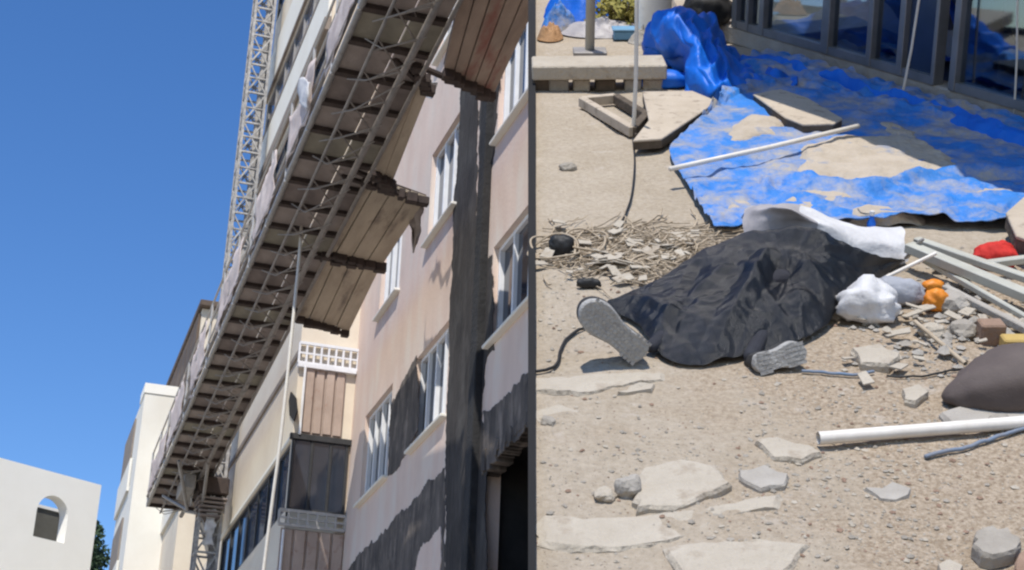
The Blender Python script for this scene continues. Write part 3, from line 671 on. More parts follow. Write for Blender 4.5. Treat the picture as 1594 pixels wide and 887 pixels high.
rock((1250, 205), .035, stone, 'small dark stone on the blue tarp behind the white rod', 10)

# ---- blue tarp on the ground
tr = [[(1112, 364), (1135, 364), (1158, 357), (1230, 350), (1300, 360), (1360, 357), (1420, 350), (1500, 354), (1575, 358), (1660, 356)],
      [(1088, 322), (1130, 326), (1170, 322), (1240, 316), (1300, 318), (1360, 316), (1420, 312), (1500, 314), (1590, 318), (1680, 325)],
      [(1066, 285), (1110, 280), (1160, 275), (1230, 268), (1300, 264), (1370, 262), (1440, 262), (1520, 270), (1610, 282), (1700, 300)],
      [(1042, 238), (1080, 226), (1130, 214), (1190, 200), (1260, 196), (1330, 196), (1420, 208), (1510, 228), (1610, 256), (1720, 285)],
      [(1078, 202), (1110, 185), (1150, 168), (1190, 158), (1240, 150), (1320, 160), (1410, 184), (1500, 208), (1610, 238), (1730, 270)],
      [(1118, 162), (1140, 142), (1165, 125), (1190, 112), (1240, 114), (1320, 136), (1410, 164), (1500, 190), (1610, 220), (1730, 252)],
      [(1125, 140), (1145, 118), (1165, 98), (1195, 88), (1245, 98), (1325, 120), (1412, 146), (1502, 172), (1612, 204), (1730, 236)]]
ht = [.02, .025, .02, .02, .03, .05, .05]
trows = [[hp(x, y, h) for x, y in r] for r, h in zip(tr, ht)]
def tdisp(p, a, b):
    e = .022*(1-2*abs(nz((p.x*4-p.y*2, p.y*5+p.x, 0), 1.0, 13)))+.012*(1-2*abs(nz((p.x*10+p.y*4, p.y*12, 0), 1.0, 17)))+.03*abs(nz((p.x*2.2+p.y*.8, p.y*3.1, 0), 1.3, 3))+.02*abs(nz((p.x*5, p.y*7-p.x*3, 0), 1, 8))+.012*nz(p, 12, 2)
    k = 1.2 if b > .72 else (.55 if .25 < b else 1.0)
    rid = max(0, 1-abs(b-(.20+.10*a+.05*math.sin(a*9)))/.035) if a > .25 else 0
    return V3((0, 0, e*k+.045*rid+gh(p.x, p.y)+.006))
q = MB(); q.grid(loft(trows, 260, 200, tdisp))
me = q.mesh('blue_tarp', tarpm, trows[0][0], True)
ob = tag(link('blue_tarp', me, None, HM @ Matrix.Translation(trows[0][0])), 'large dusty blue tarp spread flat in front of the shop front', 'tarp'); ob.modifiers.new('s', 'SOLIDIFY').thickness = .004
# dust lying on the tarp
dr = [[(1200, 322), (1260, 328), (1310, 322), (1355, 302), (1430, 288), (1495, 276)], [(1222, 290), (1270, 285), (1330, 278), (1390, 272), (1450, 268), (1502, 262)], [(1238, 250), (1280, 245), (1330, 240), (1390, 236), (1440, 238), (1490, 246)], [(1232, 222), (1290, 214), (1330, 206), (1390, 205), (1430, 214), (1462, 226)]]
drow = [[hp(x, y, .06) for x, y in r] for r in dr]
def ddisp(p, a, b):
    ed = min(a, 1-a, b, 1-b)*2; k = min(1, ed*5)
    rag = .05*nz(p, 7, 3)*(1-k)
    return V3((rag*2, rag*2, -.05+.055*k+.022*fbm(p, 5, 4)+gh(p.x, p.y)))
q = MB(); q.grid(loft(drow, 90, 60, ddisp))
single('sand_spread', q, dustsp, HM, drow[0][0], 'beige sand spread over the middle of the blue tarp', 'sand', kind='stuff', smooth=True)
def dust_patch(px, label, seed):
    n_ = 40; c = sum((hp(x, y, .05) for x, y in px), V3((0, 0, 0)))/len(px); ring = [hp(x, y, .05) for x, y in px]; ring.append(ring[0]); rows_ = []
    for j in range(25):
        f_ = j/24; rows_.append([c.lerp(cr(ring, i/n_), f_) for i in range(n_+1)])
    for j, row in enumerate(rows_):
        f_ = j/24
        for p in row:
            p.z = .066+.02*fbm(p, 6, seed)-.062*f_**3+gh(p.x, p.y)
            if f_ > .5: p.x += .05*nz(p, 6, seed)*f_; p.y += .10*nz(p, 6, seed+3)*f_
    q = MB(); q.grid(rows_); single('sand_spread', q, dustsp, HM, c, label, 'sand', kind='stuff', smooth=True)
dust_patch([(1110, 205), (1150, 180), (1200, 178), (1235, 192), (1215, 212), (1160, 222), (1120, 222)], 'beige sand on the tarp behind the white rod', 5)
dust_patch([(1300, 330), (1350, 318), (1420, 322), (1440, 336), (1380, 346), (1320, 346)], 'thin beige sand near the front edge of the tarp', 6)
dust_patch([(1490, 300), (1530, 284), (1590, 290), (1600, 306), (1540, 316)], 'beige sand on the right end of the tarp', 7)
dust_patch([(1120, 310), (1150, 300), (1180, 312), (1170, 330), (1135, 332)], 'small sand patch at the left front of the tarp', 8)
dust_patch([(1330, 196), (1380, 184), (1440, 204), (1450, 222), (1390, 214)], 'beige sand behind the main spread near the shop', 9)
# ---- blue tarp heap hanging over something at the back
hr = [[(1000, 92), (1030, 104), (1062, 112), (1064, 145), (1092, 158), (1130, 160), (1180, 144), (1235, 140)],
      [(1000, 72), (1025, 66), (1058, 74), (1082, 96), (1105, 118), (1140, 132), (1185, 132), (1238, 134)],
      [(1004, 54), (1030, 34), (1062, 28), (1092, 48), (1112, 70), (1140, 106), (1180, 120), (1236, 124)],
      [(1008, 48), (1034, 26), (1066, 20), (1102, 36), (1124, 66), (1152, 98), (1190, 112), (1236, 114)]]
hh = [[.0]*8, [.10, .20, .24, .20, .16, .10, .06, .04], [.18, .36, .40, .32, .24, .12, .08, .05], [.14, .34, .38, .30, .2, .08, .05, .02]]
hrow = [[hp(x, y, z) for (x, y), z in zip(r, h)] for r, h in zip(hr, hh)]
back = [V3((p.x+.1, p.y+.35, .0)) for p in hrow[-1]]
hrow.append(back)
q = MB(); q.grid(loft(hrow, 120, 80, lambda p, a, b: V3((.05*nz(p, 6, 2), -.11*abs(nz((p.x*7, p.z*1.5, 0), 1.3, 1))-.05*abs(nz((p.x*14+p.z*8, p.z*6, 0), 1.2, 7)), .05*nz((p.x*6, p.y*2, p.z), 1.5, 4)+.02*nz(p, 16, 3)+.05*(1-2*abs(nz((p.x*9+p.z*3, p.z*7-p.x*4, p.y*3), 1, 21)))-.02))))
ob = tag(link('blue_tarp', q.mesh('blue_tarp', tarpc, hrow[0][3], True), None, HM @ Matrix.Translation(hrow[0][3])), 'bright blue tarp heaped up in folds at the back', 'tarp'); ob.modifiers.new('s', 'SOLIDIFY').thickness = .004

# ---- dusty boards on the tarp
def board(name, px, th, label, w0=.0, m=boardm, ridges=0):
    t = Thing(name, label, 'board', HM, hp(*px[0]))
    top_ = [hp(x, y, w0+th) for x, y in px]
    k = MB(); k.prism([p+V3((0, 0, -th*.25)) for p in top_], (0, 0, th*.25)); t.part('board_face', k, m, bev=.004)
    k = MB(); c = sum(top_, V3((0, 0, 0)))/len(top_); k.prism([c+(p-c)*.985+V3((0, 0, -th)) for p in top_], (0, 0, th*.74)); t.part('board_core', k, edgem)
    return t, top_
t1, tp1 = board('dusty_panel', [(985, 218), (1030, 215), (1117, 157), (1078, 141), (1000, 142), (1010, 186)], .055, 'dusty thick panel lying between the bare floor and the blue tarp', .03)
for i in range(9):
    k = MB(); p = hp(988, 216, .05).lerp(hp(1030, 214, .05), i/9); k.box(p+V3((0, -.012, -.06)), p+V3((.010, .0, .03))); t1.part('rib', k, edgem)
t2, tp2 = board('dusty_panel', [(1172, 146), (1215, 138), (1258, 152), (1312, 184), (1298, 192), (1250, 193), (1222, 182)], .05, 'smaller dusty panel lying at the back of the blue tarp', .05)
t3, tp3 = board('dusty_panel', [(1566, 330), (1600, 300), (1680, 290), (1690, 360), (1600, 372), (1582, 366)], .07, 'beige board standing out at the right edge of the tarp', .06)
fr_ = Thing('wooden_frame', 'flat dark edged wooden frame lying left of the dusty panel', 'frame', HM, hp(905, 160))
pts = [(906, 158), (985, 205), (1006, 182), (958, 153)]
for a_, b_ in ((0, 1), (1, 2), (2, 3), (3, 0)):
    k = MB(); A_, B_ = hp(*pts[a_], .04), hp(*pts[b_], .04); k.bar(A_, B_, .045, .055); fr_.part('batten', k, boardm if a_ in (0, 3) else edgem, bev=.004)
A_, B_ = hp(906, 160, .03), hp(985, 207, .03)
for i in range(13):
    k = MB(); p = A_.lerp(B_, (i+.5)/13); k.box(p+V3((-.012, -.035, -.03)), p+V3((.012, -.02, .03))); fr_.part('nail_block', k, edgem)
q = MB(); q.tube([hp(1043, 263, .10), hp(1190, 231, .11), hp(1336, 196, .12)], .013, 8); single('white_rod', q, pipew, HM, hp(1043, 263), 'straight white rod lying across the blue tarp', 'rod', smooth=True)
# small blue bottle-shaped scrap at the tarp edge
bt = Thing('blue_bottle', 'small blue plastic bottle standing at the front edge of the tarp', 'bottle', HM, hp(1355, 364))
b0 = hp(1355, 364); q = MB(); q.tube([b0+V3((0, 0, z)) for z in (0, .01, .05, .07, .085)], [.015, .02, .02, .012, .009], 10); bt.part('body', q, tarpc, smooth=True)
q = MB(); q.tube([b0+V3((0, 0, .085)), b0+V3((0, 0, .105))], .011, 10); bt.part('cap', q, whites)

# ---- covered person
sheet_f = [(945, 477), (962, 492), (990, 507), (1012, 534), (1034, 559), (1080, 571), (1130, 565), (1180, 552), (1235, 538), (1280, 517), (1302, 494), (1340, 462), (1372, 436), (1404, 411)]
sheet_m1 = [(945, 475), (972, 478), (1005, 490), (1035, 512), (1062, 528), (1100, 532), (1150, 522), (1195, 510), (1240, 494), (1278, 478), (1305, 460), (1340, 440), (1372, 424), (1405, 409)]
sheet_m2 = [(946, 473), (985, 462), (1020, 462), (1055, 466), (1090, 470), (1135, 458), (1175, 446), (1212, 432), (1250, 424), (1285, 420), (1312, 418), (1345, 418), (1375, 414), (1405, 408)]
sheet_r = [(947, 472), (985, 457), (1025, 440), (1058, 418), (1090, 397), (1125, 381), (1160, 366), (1200, 362), (1240, 356), (1275, 362), (1302, 374), (1345, 395), (1375, 403), (1406, 407)]
hf = [.03]+[.012]*12+[.02]
h1 = [.03, .05, .10, .13, .14, .14, .13, .12, .13, .14, .12, .09, .06, .03]
h2 = [.03, .05, .07, .09, .105, .115, .13, .14, .15, .145, .12, .09, .05, .03]
h3 = [.02, .04, .07, .09, .12, .155, .19, .22, .245, .24, .20, .14, .08, .03]
def prow(r, h): return [hp(x, y, z) for (x, y), z in zip(r, h)]
_f, _m, _r3 = prow(sheet_f, hf), prow(sheet_m2, h2), prow(sheet_r, h3)
srow = [_f, [p.lerp(r_, .5)+V3((0, 0, (.01, .03, .045, .045, .03, .035, .02, .03, .03, .01, .02, .0, .01, .0)[i])) for i, (p, r_) in enumerate(zip(_f, _m))], _m, _r3]
srow.append([V3((p.x+.02, p.y+p.z*1.1, p.z*.5)) for i, p in enumerate(srow[3])])
srow.append([V3((p.x, p.y+p.z*.4, .006)) for p in srow[4]])
srow.insert(0, [V3((p.x, p.y+.015, max(.008, p.z-.025))) for p in srow[0]])
def _cx(x0, y0, z0, x1, y1, z1, am, wd):
    a_, b_ = hp(x0, y0, z0), hp(x1, y1, z1); return (a_.x, a_.y, b_.x, b_.y, am, wd)
CREASE = [_cx(1192, 392, .20, 1112, 562, .01, .045, .06), _cx(1228, 384, .23, 1300, 492, .02, .045, .07), _cx(1228, 384, .23, 1190, 545, .02, -.03, .07), _cx(1090, 400, .16, 1040, 555, .02, -.018, .05),
          _cx(1250, 370, .3, 1370, 432, .03, .016, .04), _cx(1130, 395, .2, 1010, 520, .05, .02, .04), _cx(1160, 380, .24, 1235, 535, .02, .014, .03), _cx(1010, 470, .1, 1090, 560, .02, -.012, .03)]
PK = hp(1228, 384, .24)
def sdisp(p, a, b):
    an = math.atan2(p.y-PK.y, p.x-PK.x); rr = math.hypot(p.x-PK.x, p.y-PK.y)
    rg = (1-abs(nz((an*3.2, rr*1.5, 0), 1.0, 5))*2.2)
    rg2 = (1-abs(nz((p.x*4.5+p.y*6.5, p.y*3-p.x*2, 0), 1.0, 9))*2.4)
    d_ = .013*max(rg, -.2)*min(1, rr*3.5)+.009*max(rg2, -.2)+.006*(1-abs(nz((p.x*13, p.y*15, 0), 1.0, 4))*2)+.003*nz(p, 30, 3)-.012
    d_ *= min(1, a*9, (1-a)*7)*(.75 if b > .5 else 1)
    # long creases running from the peak to the hem
    cre = 0
    for (x0, y0, x1, y1, am, wd) in CREASE:
        dx, dy = x1-x0, y1-y0; L2 = dx*dx+dy*dy; t_ = ((p.x-x0)*dx+(p.y-y0)*dy)/L2; tt = min(max(t_, 0), 1)
        ds = math.hypot(p.x-x0-tt*dx, p.y-y0-tt*dy); cre += am*max(0, 1-ds/wd)*(1-.5*tt)
    return V3((0, -.3*d_, d_+cre+.01))
q = MB(); q.grid(loft(srow, 260, 180, sdisp, lin=.8))
ob = tag(link('black_sheet', q.mesh('black_sheet', blackm, srow[1][5], True), None, HM @ Matrix.Translation(srow[1][5])), 'black woven plastic sheet covering the person on the ground', 'sheet'); ob.modifiers.new('s', 'SOLIDIFY').thickness = .003
# the person underneath: only the shoes are seen
heelA = hp(1000, 553, .045); heelB = hp(1180, 568, .04)
pel = V3((1.02, 5.80, .085))
jo = {'pel': pel, 'chest': V3((1.16, 6.04, .085)), 'neck': V3((1.22, 6.2, .09)), 'head': V3((1.25, 6.28, .09)), 'crown': V3((1.28, 6.35, .085)),
      'hipL': pel+V3((-.09, -.03, 0)), 'knL': V3((.72, 5.72, .045)), 'anL': heelA+V3((.03, .09, -.015)), 'hipR': pel+V3((.09, -.03, 0)), 'knR': V3((.98, 5.64, .045)), 'anR': heelB+V3((-.02, .07, -.01)),
      'shL': V3((1.05, 6.12, .07)), 'elL': V3((.95, 5.98, .05)), 'haL': V3((.93, 5.85, .04)), 'shR': V3((1.30, 6.02, .07)), 'elR': V3((1.30, 5.9, .05)), 'haR': V3((1.24, 5.8, .04))}
rad = {'pel': .075, 'chest': .075, 'neck': .045, 'head': .07, 'crown': .045, 'hipL': .06, 'hipR': .06, 'knL': .036, 'knR': .036, 'anL': .027, 'anR': .03, 'shL': .05, 'shR': .05, 'elL': .038, 'elR': .038, 'haL': .028, 'haR': .028}
names = list(jo); ed = [('pel', 'chest'), ('chest', 'neck'), ('neck', 'head'), ('head', 'crown'), ('pel', 'hipL'), ('hipL', 'knL'), ('knL', 'anL'), ('pel', 'hipR'), ('hipR', 'knR'), ('knR', 'anR'), ('chest', 'shL'), ('shL', 'elL'), ('elL', 'haL'), ('chest', 'shR'), ('shR', 'elR'), ('elR', 'haR')]
PE = Thing('person', 'person in dark clothes lying under the black sheet with grey shoe soles showing', 'person', HM, pel-V3((0, 0, .085)))
me = bpy.data.meshes.new('body'); me.from_pydata([tuple(jo[n_]-PE.org) for n_ in names], [(names.index(a_), names.index(b_)) for a_, b_ in ed], []); me.materials.append(trouser)
bo = link('body', me, PE.e, I4); bo.modifiers.new('skin', 'SKIN'); sk = me.skin_vertices[0].data
for i, n_ in enumerate(names): sk[i].radius = (rad[n_], rad[n_]); sk[i].use_root = (n_ == 'pel')
bo.modifiers.new('sub', 'SUBSURF').levels = 2; bo.modifiers['sub'].render_levels = 2
def shoe(heel, X, Nrm, L_, label, wsc=1.0):
    X = X.normalized(); Nrm = (Nrm-X*Nrm.dot(X)).normalized(); Y = Nrm.cross(X)
    f = lambda x, y, z: heel+X*x+Y*y+Nrm*z                 # z>0 is out of the sole
    out = []
    prof = [(0, .030), (.03, .036), (.08, .034), (.13, .035), (.18, .044), (.22, .047), (.26, .038), (.285, .02)]
    prof = [(x*L_/.29, y_*wsc) for x, y_ in prof]
    o1 = [V3((x, y_, 0)) for x, y_ in prof]+[V3((prof[-1][0]+.008, 0, 0))]+[V3((x, -y_*.92, 0)) for x, y_ in reversed(prof)]+[V3((-.012, 0, 0))]
    o1 = [cr(o1+[o1[0]], i/44) for i in range(44)]
    k = MB(); k.prism([f(p.x, p.y, -.034) for p in o1], Nrm*.034)
    up_ = MB(); lay = []
    for h_, sx in ((-.0345, 1.0), (-.055, 1.0), (-.08, .86), (-.10, .6)):
        lay.append([f(.5*L_+(p.x-.5*L_)*(sx if p.x > .4*L_ else 1)-(.0), p.y*(1 if h_ > -.06 else sx), h_) for p in o1]+[f(.5*L_+(o1[0].x-.5*L_)*1, o1[0].y*(1 if h_ > -.06 else sx), h_)])
    up_.grid(lay)
    sh_ = PE.part('shoe', up_, shoem, smooth=True); so_ = PE.part('sole', k, solem, sh_, label=label, bev=.009)
    lug = MB(); rn = random.Random(4)
    for i in range(15):
        for j in range(-2, 3):
            x = .008+i*.0185*L_/.29; wv = .03 if .2 < i/15 < .6 else .04
            y_ = j*wv/2.4*wsc
            b_ = MB(); m_ = mat4(X, Y, Nrm, f(x, y_, .001)); lug.box((-.0065, -.006, 0), (.0065, .006, .0012), m_)
    PE.part('tread', lug, solem, sh_)
shoe(heelA, hv(919, 484, heelA.y-.02)-heelA, V3((-.10, -.93, .30)), .285, 'grey patterned shoe sole facing the camera', 1.35)
shoe(heelB, V3((.62, .20, .10)), V3((.25, -.93, .30)), .185, 'grey patterned shoe sole turned outwards', 1.0)
# ---- grey and white sheeting behind the black sheet
wr = [[(1158, 372), (1200, 368), (1245, 362), (1290, 376), (1330, 394), (1380, 406), (1418, 404)], [(1156, 350), (1200, 345), (1245, 345), (1290, 358), (1330, 376), (1375, 388), (1416, 384)], [(1158, 336), (1185, 330), (1225, 332), (1260, 340), (1300, 356), (1350, 369), (1412, 366)], [(1160, 333), (1187, 328), (1228, 329), (1264, 335), (1306, 350), (1352, 365), (1410, 363)]]
wh = [[.12, .16, .2, .18, .13, .08, .06], [.16, .22, .25, .22, .16, .12, .10], [.16, .24, .28, .24, .18, .13, .11], [.12, .18, .22, .2, .15, .10, .08]]
wrow = [[hp(x, y, z) for (x, y), z in zip(r, h)] for r, h in zip(wr, wh)]
wrow = [[p+V3((.01, .07+.05*i/6, -.005)) for i, p in enumerate(r_)] for r_ in wrow]
wrow.append([V3((p.x, p.y+.12, .02)) for p in wrow[-1]])
wrow.insert(0, [V3((p.x, p.y-.03, .02)) for p in wrow[0]])
GS = Thing('crumpled_sheet', 'crumpled grey and white plastic sheet behind the black sheet', 'sheet', HM, wrow[0][3])
gr = loft(wrow, 60, 30, lambda p, a, b: V3((.015*nz(p, 9, 1), .01*nz(p, 8, 4), .018*nz(p, 9, 7))))
k = MB(); k.grid([r[:27] for r in gr]); GS.part('grey_cover', k, greys, smooth=True); k = MB(); k.grid([r[26:] for r in gr]); GS.part('white_cover', k, whites, smooth=True)

# ---- bags and sacks
def sack(name, px, sz, rz, m, label, seed, cat='bag', tilt=0.0, pinch=.5, lift=0.0, noise_=1.0):
    p = hp(*px); a_, b_, c_ = sz; q = MB(); rows_ = []; n, k_ = 36, 24
    for j in range(k_+1):
        th_ = math.pi*j/k_; x = -math.cos(th_); r_ = math.sin(th_)**pinch
        row = []
        for i in range(n+1):
            ph = 2*math.pi*i/n; cy, sy = math.cos(ph), math.sin(ph)
            y_ = math.copysign(abs(cy)**.85, cy)*r_; z = math.copysign(abs(sy)**.8, sy)*r_*(1 if sy > 0 else .55)
            pt = V3((x*a_, y_*b_, z*c_)); pt *= 1+noise_*(.16*nz(pt/a_, 2.2, seed)+.05*nz(pt/a_, 7, seed)+.05*(1-2*abs(nz(pt/a_, 4.5, seed+3))))
            row.append(pt)
        row[-1] = row[0]; rows_.append(row)
    q.grid(rows_); me = q.mesh(name, m, V3((0, 0, 0)), True)
    bm = bmesh.new(); bm.from_mesh(me); bmesh.ops.remove_doubles(bm, verts=bm.verts, dist=1e-5); bmesh.ops.recalc_face_normals(bm, faces=bm.faces); bm.to_mesh(me); bm.free()
    o = link(name, me, None, HM @ Matrix.Translation((p.x, p.y, c_*.5+lift)) @ Matrix.Rotation(rz, 4, 'Z') @ Matrix.Rotation(tilt, 4, 'Y'))
    return tag(o, label, cat)
sack('brown_sack', (1616, 622), (.325, .14, .13), .16, brownsack, 'full brown sack lying at the right edge', 43, 'sack', -.10, 1.0, noise_=.9)
sack('white_bag', (1350, 496), (.115, .08, .095), .1, whites, 'crumpled white bag touching the edge of the black sheet', 6, 'bag', 0, .95, noise_=1.9)
sack('grey_bag', (1393, 470), (.105, .06, .065), -.1, mat('blue_grey_cloth', (.36, .37, .40), (.27, .28, .31), .7, 8, .3, 40), 'blue grey cloth bundle behind the white bag', 8, 'bundle', 0, .6)
sack('red_cloth', (1546, 418), (.085, .05, .07), 0, redc, 'bundle of red cloth among the aluminium profiles', 12, 'cloth', 0, .5)
sack('red_cloth', (1556, 408), (.05, .05, .06), .7, redc, 'small red cloth tail hanging behind the red bundle', 14, 'cloth', 0, .6)
sack('orange_piece', (1455, 482), (.045, .035, .055), .3, orange, 'orange plastic piece on the ground below the profiles', 3, 'plastic', 0, .5)
sack('orange_piece', (1452, 452), (.04, .03, .03), .0, orange, 'flat orange scrap touching the aluminium profiles', 5, 'plastic', 0, .6)
# ---- profiles, pipes, rods
def rod_(name, a_, b_, wa, wb, r, m, label, cat, group=None, box=None, n=10):
    A_, B_ = hp(*a_, wa), hp(*b_, wb); q = MB()
    if box: q.bar(A_, B_, box[0], box[1]); o = single(name, q, m, HM, A_, label, cat, group, bev=.004)
    else:
        # hollow pipe: outer and inner wall
        d_ = (B_-A_); q.tube([A_, B_], r, n, cap=False); q.tube([A_, B_], r*.86, n, cap=False)
        o = single(name, q, m, HM, A_, label, cat, group, smooth=True)
    return o
rod_('white_pipe', (1274, 682), (1660, 652), .026, .03, .021, pipew, 'thick white plastic pipe lying in the foreground', 'pipe', n=16)
G = 'aluminium profiles lying together'
rod_('aluminium_profile', (1414, 384), (1640, 478), .10, .05, 0, alum, 'widest pale profile on top of the bundle at the right', 'profile', G, (.055, .04))
rod_('aluminium_profile', (1426, 374), (1640, 448), .06, .06, 0, alum, 'pale profile along the back of the bundle', 'profile', G, (.04, .03))
rod_('aluminium_profile', (1438, 404), (1650, 525), .05, .03, 0, alum, 'thin profile below the widest one in the bundle', 'profile', G, (.022, .025))
rod_('aluminium_profile', (1470, 448), (1650, 540), .04, .02, 0, mortarg, 'dusty grey profile lowest in the bundle', 'profile', G, (.03, .03))
rod_('aluminium_profile', (1530, 412), (1640, 398), .06, .08, 0, alum, 'short profile lying behind the red cloth', 'profile', G, (.035, .03))
rod_('white_rod', (1374, 434), (1457, 394), .05, .14, .008, pipew, 'thin white rod leaning beside the corner of the black sheet', 'rod')
rod_('wooden_stick', (1424, 500), (1503, 566), .04, .02, .008, straw, 'thin wooden stick pointing at the brown sack', 'stick')
rod_('steel_bracket', (1410, 402), (1436, 372), .04, .14, 0, steel, 'small steel bracket at the left end of the profiles', 'bracket', None, (.03, .012))
k = MB(); p = hp(1542, 532); k.box(p+V3((-.045, -.03, -.01)), p+V3((.045, .05, .075))); single('brick_block', k, brickm, HM, p, 'dark brown brick block behind the brown sack', 'brick', bev=.006)
k = MB(); p = hp(1576, 545); k.box(p+V3((-.04, -.03, -.01)), p+V3((.06, .04, .05))); single('yellow_block', k, mat('ochre_block', (.5, .36, .12), (.4, .27, .09), .9, 9), HM, p, 'ochre block beside the dark brick', 'block', bev=.006)
# more rubble among the profiles
for i, (x, y, r) in enumerate(((1425, 455, .04), (1500, 450, .05), (1590, 515, .06), (1530, 470, .04), (1410, 540, .03), (1380, 520, .035), (1470, 555, .04), (1460, 425, .04), (1335, 560, .04))):
    p = hp(x, y); q = MB(); pebble(q, (p.x, p.y, r*.4), r, random.Random(i+40))
    single('rubble_lump', q, (mortarg, stone, mortar)[i % 3], HM, p, ['grey rubble lump between the cloth bundle and the orange piece', 'rubble lump under the widest profile', 'rubble lump at the right edge above the brown sack', 'rubble lump under the thin profile', 'small rubble lump right of the broken mortar lump', 'small rubble lump just below the white bag', 'rubble lump left of the tip of the brown sack', 'rubble lump between the profiles and the white rod', 'rubble lump in front of the broken mortar lump'][i], 'rubble', 'rubble lumps')
q = MB(); rnd = random.Random(77)
for i in range(420):
    x = rnd.gauss(1480, 75); y = rnd.gauss(500, 45)
    if not (1310 < x < 1640 and 420 < y < 600): continue
    p = hp(x, y); r_ = .006+.022*rnd.random()**3; pebble(q, (p.x, p.y, gh(p.x, p.y)+r_*.3), r_, rnd)
single('rubble_litter', q, mortarg, HM, hp(1480, 500), 'small mixed rubble littering the ground under the aluminium profiles', None, kind='stuff')
q = MB()
for i in range(34):
    x = rnd.gauss(1470, 80); y = rnd.gauss(505, 45)
    if not (1310 < x < 1640 and 420 < y < 600): continue
    p = hp(x, y); a_ = rnd.uniform(0, 6); s_ = rnd.uniform(.012, .04); dx = V3((math.cos(a_), math.sin(a_), rnd.uniform(-.3, .3)))*s_; dy = V3((-math.sin(a_), math.cos(a_), rnd.uniform(-.3, .3)))*s_*.6
    c = V3((p.x, p.y, .025)); q.prism([c-dx-dy, c+dx-dy*.6, c+dx*.8+dy, c-dx+dy], (0, 0, .005))
single('plaster_scraps', q, mortar, HM, hp(1480, 500), 'pale plaster scraps littering the ground under the aluminium profiles', None, kind='stuff')
# ---- cables and cords
def cord(name, px, r, m, label, ws=None, n=60, cat='cable'):
    pts = [hp(x, y, (ws[i] if ws else r)) for i, (x, y) in enumerate(px)]; q = MB(); q.tube([cr(pts, i/n)+V3((0, 0, 0 if ws else gh(cr(pts, i/n).x, cr(pts, i/n).y)+.006)) for i in range(n+1)], r, 6)
    return single(name, q, m, HM, pts[0], label, cat, smooth=True)
cord('black_cable', [(826, 582), (850, 578), (868, 566), (873, 545), (885, 524), (915, 505)], .006, blackr, 'black cable curving to the left shoe')
cord('blue_rope', [(1440, 712), (1475, 702), (1510, 694), (1545, 684), (1580, 674), (1620, 668)], .007, bluer, 'blue cord lying under the white pipe')
cord('grey_rope', [(1248, 578), (1290, 582), (1330, 586), (1360, 584)], .006, bluer, 'short blue grey cord beside the right shoe')
cord('dark_wire', [(1380, 588), (1420, 590), (1460, 585), (1490, 578)], .004, blackr, 'thin dark wire leading to the brown sack')
# hanging cord in front of the back wall, ending in a thin wire on the floor
v0 = hp(985, 214).y
q = MB(); q.tube([hv(992, -140, v0), hv(991, 40, v0), hv(990, 120, v0), hv(986, 205, v0), hv(985, 214, v0)], .011, 6); hc_ = Thing('hanging_rope', 'pale cord hanging straight down in front of the panel frame', 'cord', HM, hp(985, 214)); hc_.part('cord', q, ropew, smooth=True)
pts = [hp(985, 214, .02), hp(988, 250, .03), hp(984, 300, .02), hp(975, 330, .015), hp(966, 348, .012)]
q = MB(); q.tube([cr(pts, i/30) for i in range(31)], .005, 5); hc_.part('thin_wire', q, blackr)
# ---- straw and cord litter strip
q = MB(); rnd = random.Random(33)
for i in range(420):
    x = rnd.gauss(960, 85); y = rnd.gauss(396, 24)
    if not (836 < x < 1130 and 352 < y < 452): continue
    p = hp(x, y); n_ = 7; an = rnd.gauss(0, .7); L_ = rnd.uniform(.08, .45); cv = rnd.uniform(-1.4, 1.4); pts = []
    c = V3((p.x, p.y, .012)); 
    for k_ in range(n_):
        pts.append(V3((max(c.x, edge_u(c.y, 836)), c.y, .012+.035*abs(nz((i, k_*.4, 0), 1))+gh(c.x, c.y)))); c += V3((math.cos(an), math.sin(an), 0))*L_/n_; an += cv/n_
    q.tube(pts, rnd.uniform(.002, .0045), 4)
single('straw_litter', q, straw, HM, hp(950, 400), 'tangled straw and twine littering the floor left of the sheet', None, kind='stuff')
q = MB()
for i in range(60):
    x = rnd.gauss(960, 85); y = rnd.gauss(398, 24)
    if not (838 < x < 1120 and 355 < y < 450): continue
    p = hp(x, y); a_ = rnd.uniform(0, 6); s_ = rnd.uniform(.012, .045); dx = V3((math.cos(a_), math.sin(a_), rnd.uniform(-.3, .3)))*s_; dy = V3((-math.sin(a_), math.cos(a_), rnd.uniform(-.3, .3)))*s_*.6
    c = V3((p.x, p.y, .03)); q.prism([c-dx-dy, c+dx-dy*.6, c+dx*.8+dy, c-dx+dy], (0, 0, .004))
single('litter_scraps', q, mortar, HM, hp(950, 400), 'pale scraps of paper and plaster in the straw litter', None, kind='stuff')
for k_, (x, y, r, lb) in enumerate(((862, 398, .10, 'round loop of white cord at the left edge of the litter'), (912, 388, .09, 'smaller loop of pale cord in the middle of the litter'))):
    p = hp(x, y); q = MB(); q.tube([V3((p.x+r*math.cos(t*.21)*(1+.1*math.sin(t*.5)), p.y+r*1.6*math.sin(t*.21), .03+.02*math.sin(t*.33+k_))) for t in range(62)], .005, 6)
    single('rope_loop', q, straw, HM, p, lb, 'cord', 'loops of cord', smooth=True)
sack('black_clump', (874, 398), (.05, .04, .06), 0, blackr, 'black rubber clump lying in the straw litter', 9, 'scrap', 0, .4)
sack('black_clump', (916, 447), (.045, .02, .025), 0, blackr, 'small dark scrap at the front of the straw litter', 10, 'scrap', 0, .4)
slab('mortar_slab', [(1010, 366), (1060, 360), (1095, 362), (1090, 376), (1040, 380)], .02, mortar, 'pale flat piece between the straw litter and the tarp', 'slab', seed=31, group=MG)
slab('mortar_slab', [(925, 362), (965, 356), (975, 366), (940, 376)], .02, mortarg, 'grey flat piece at the back of the straw litter', 'slab', seed=32, group=MG)

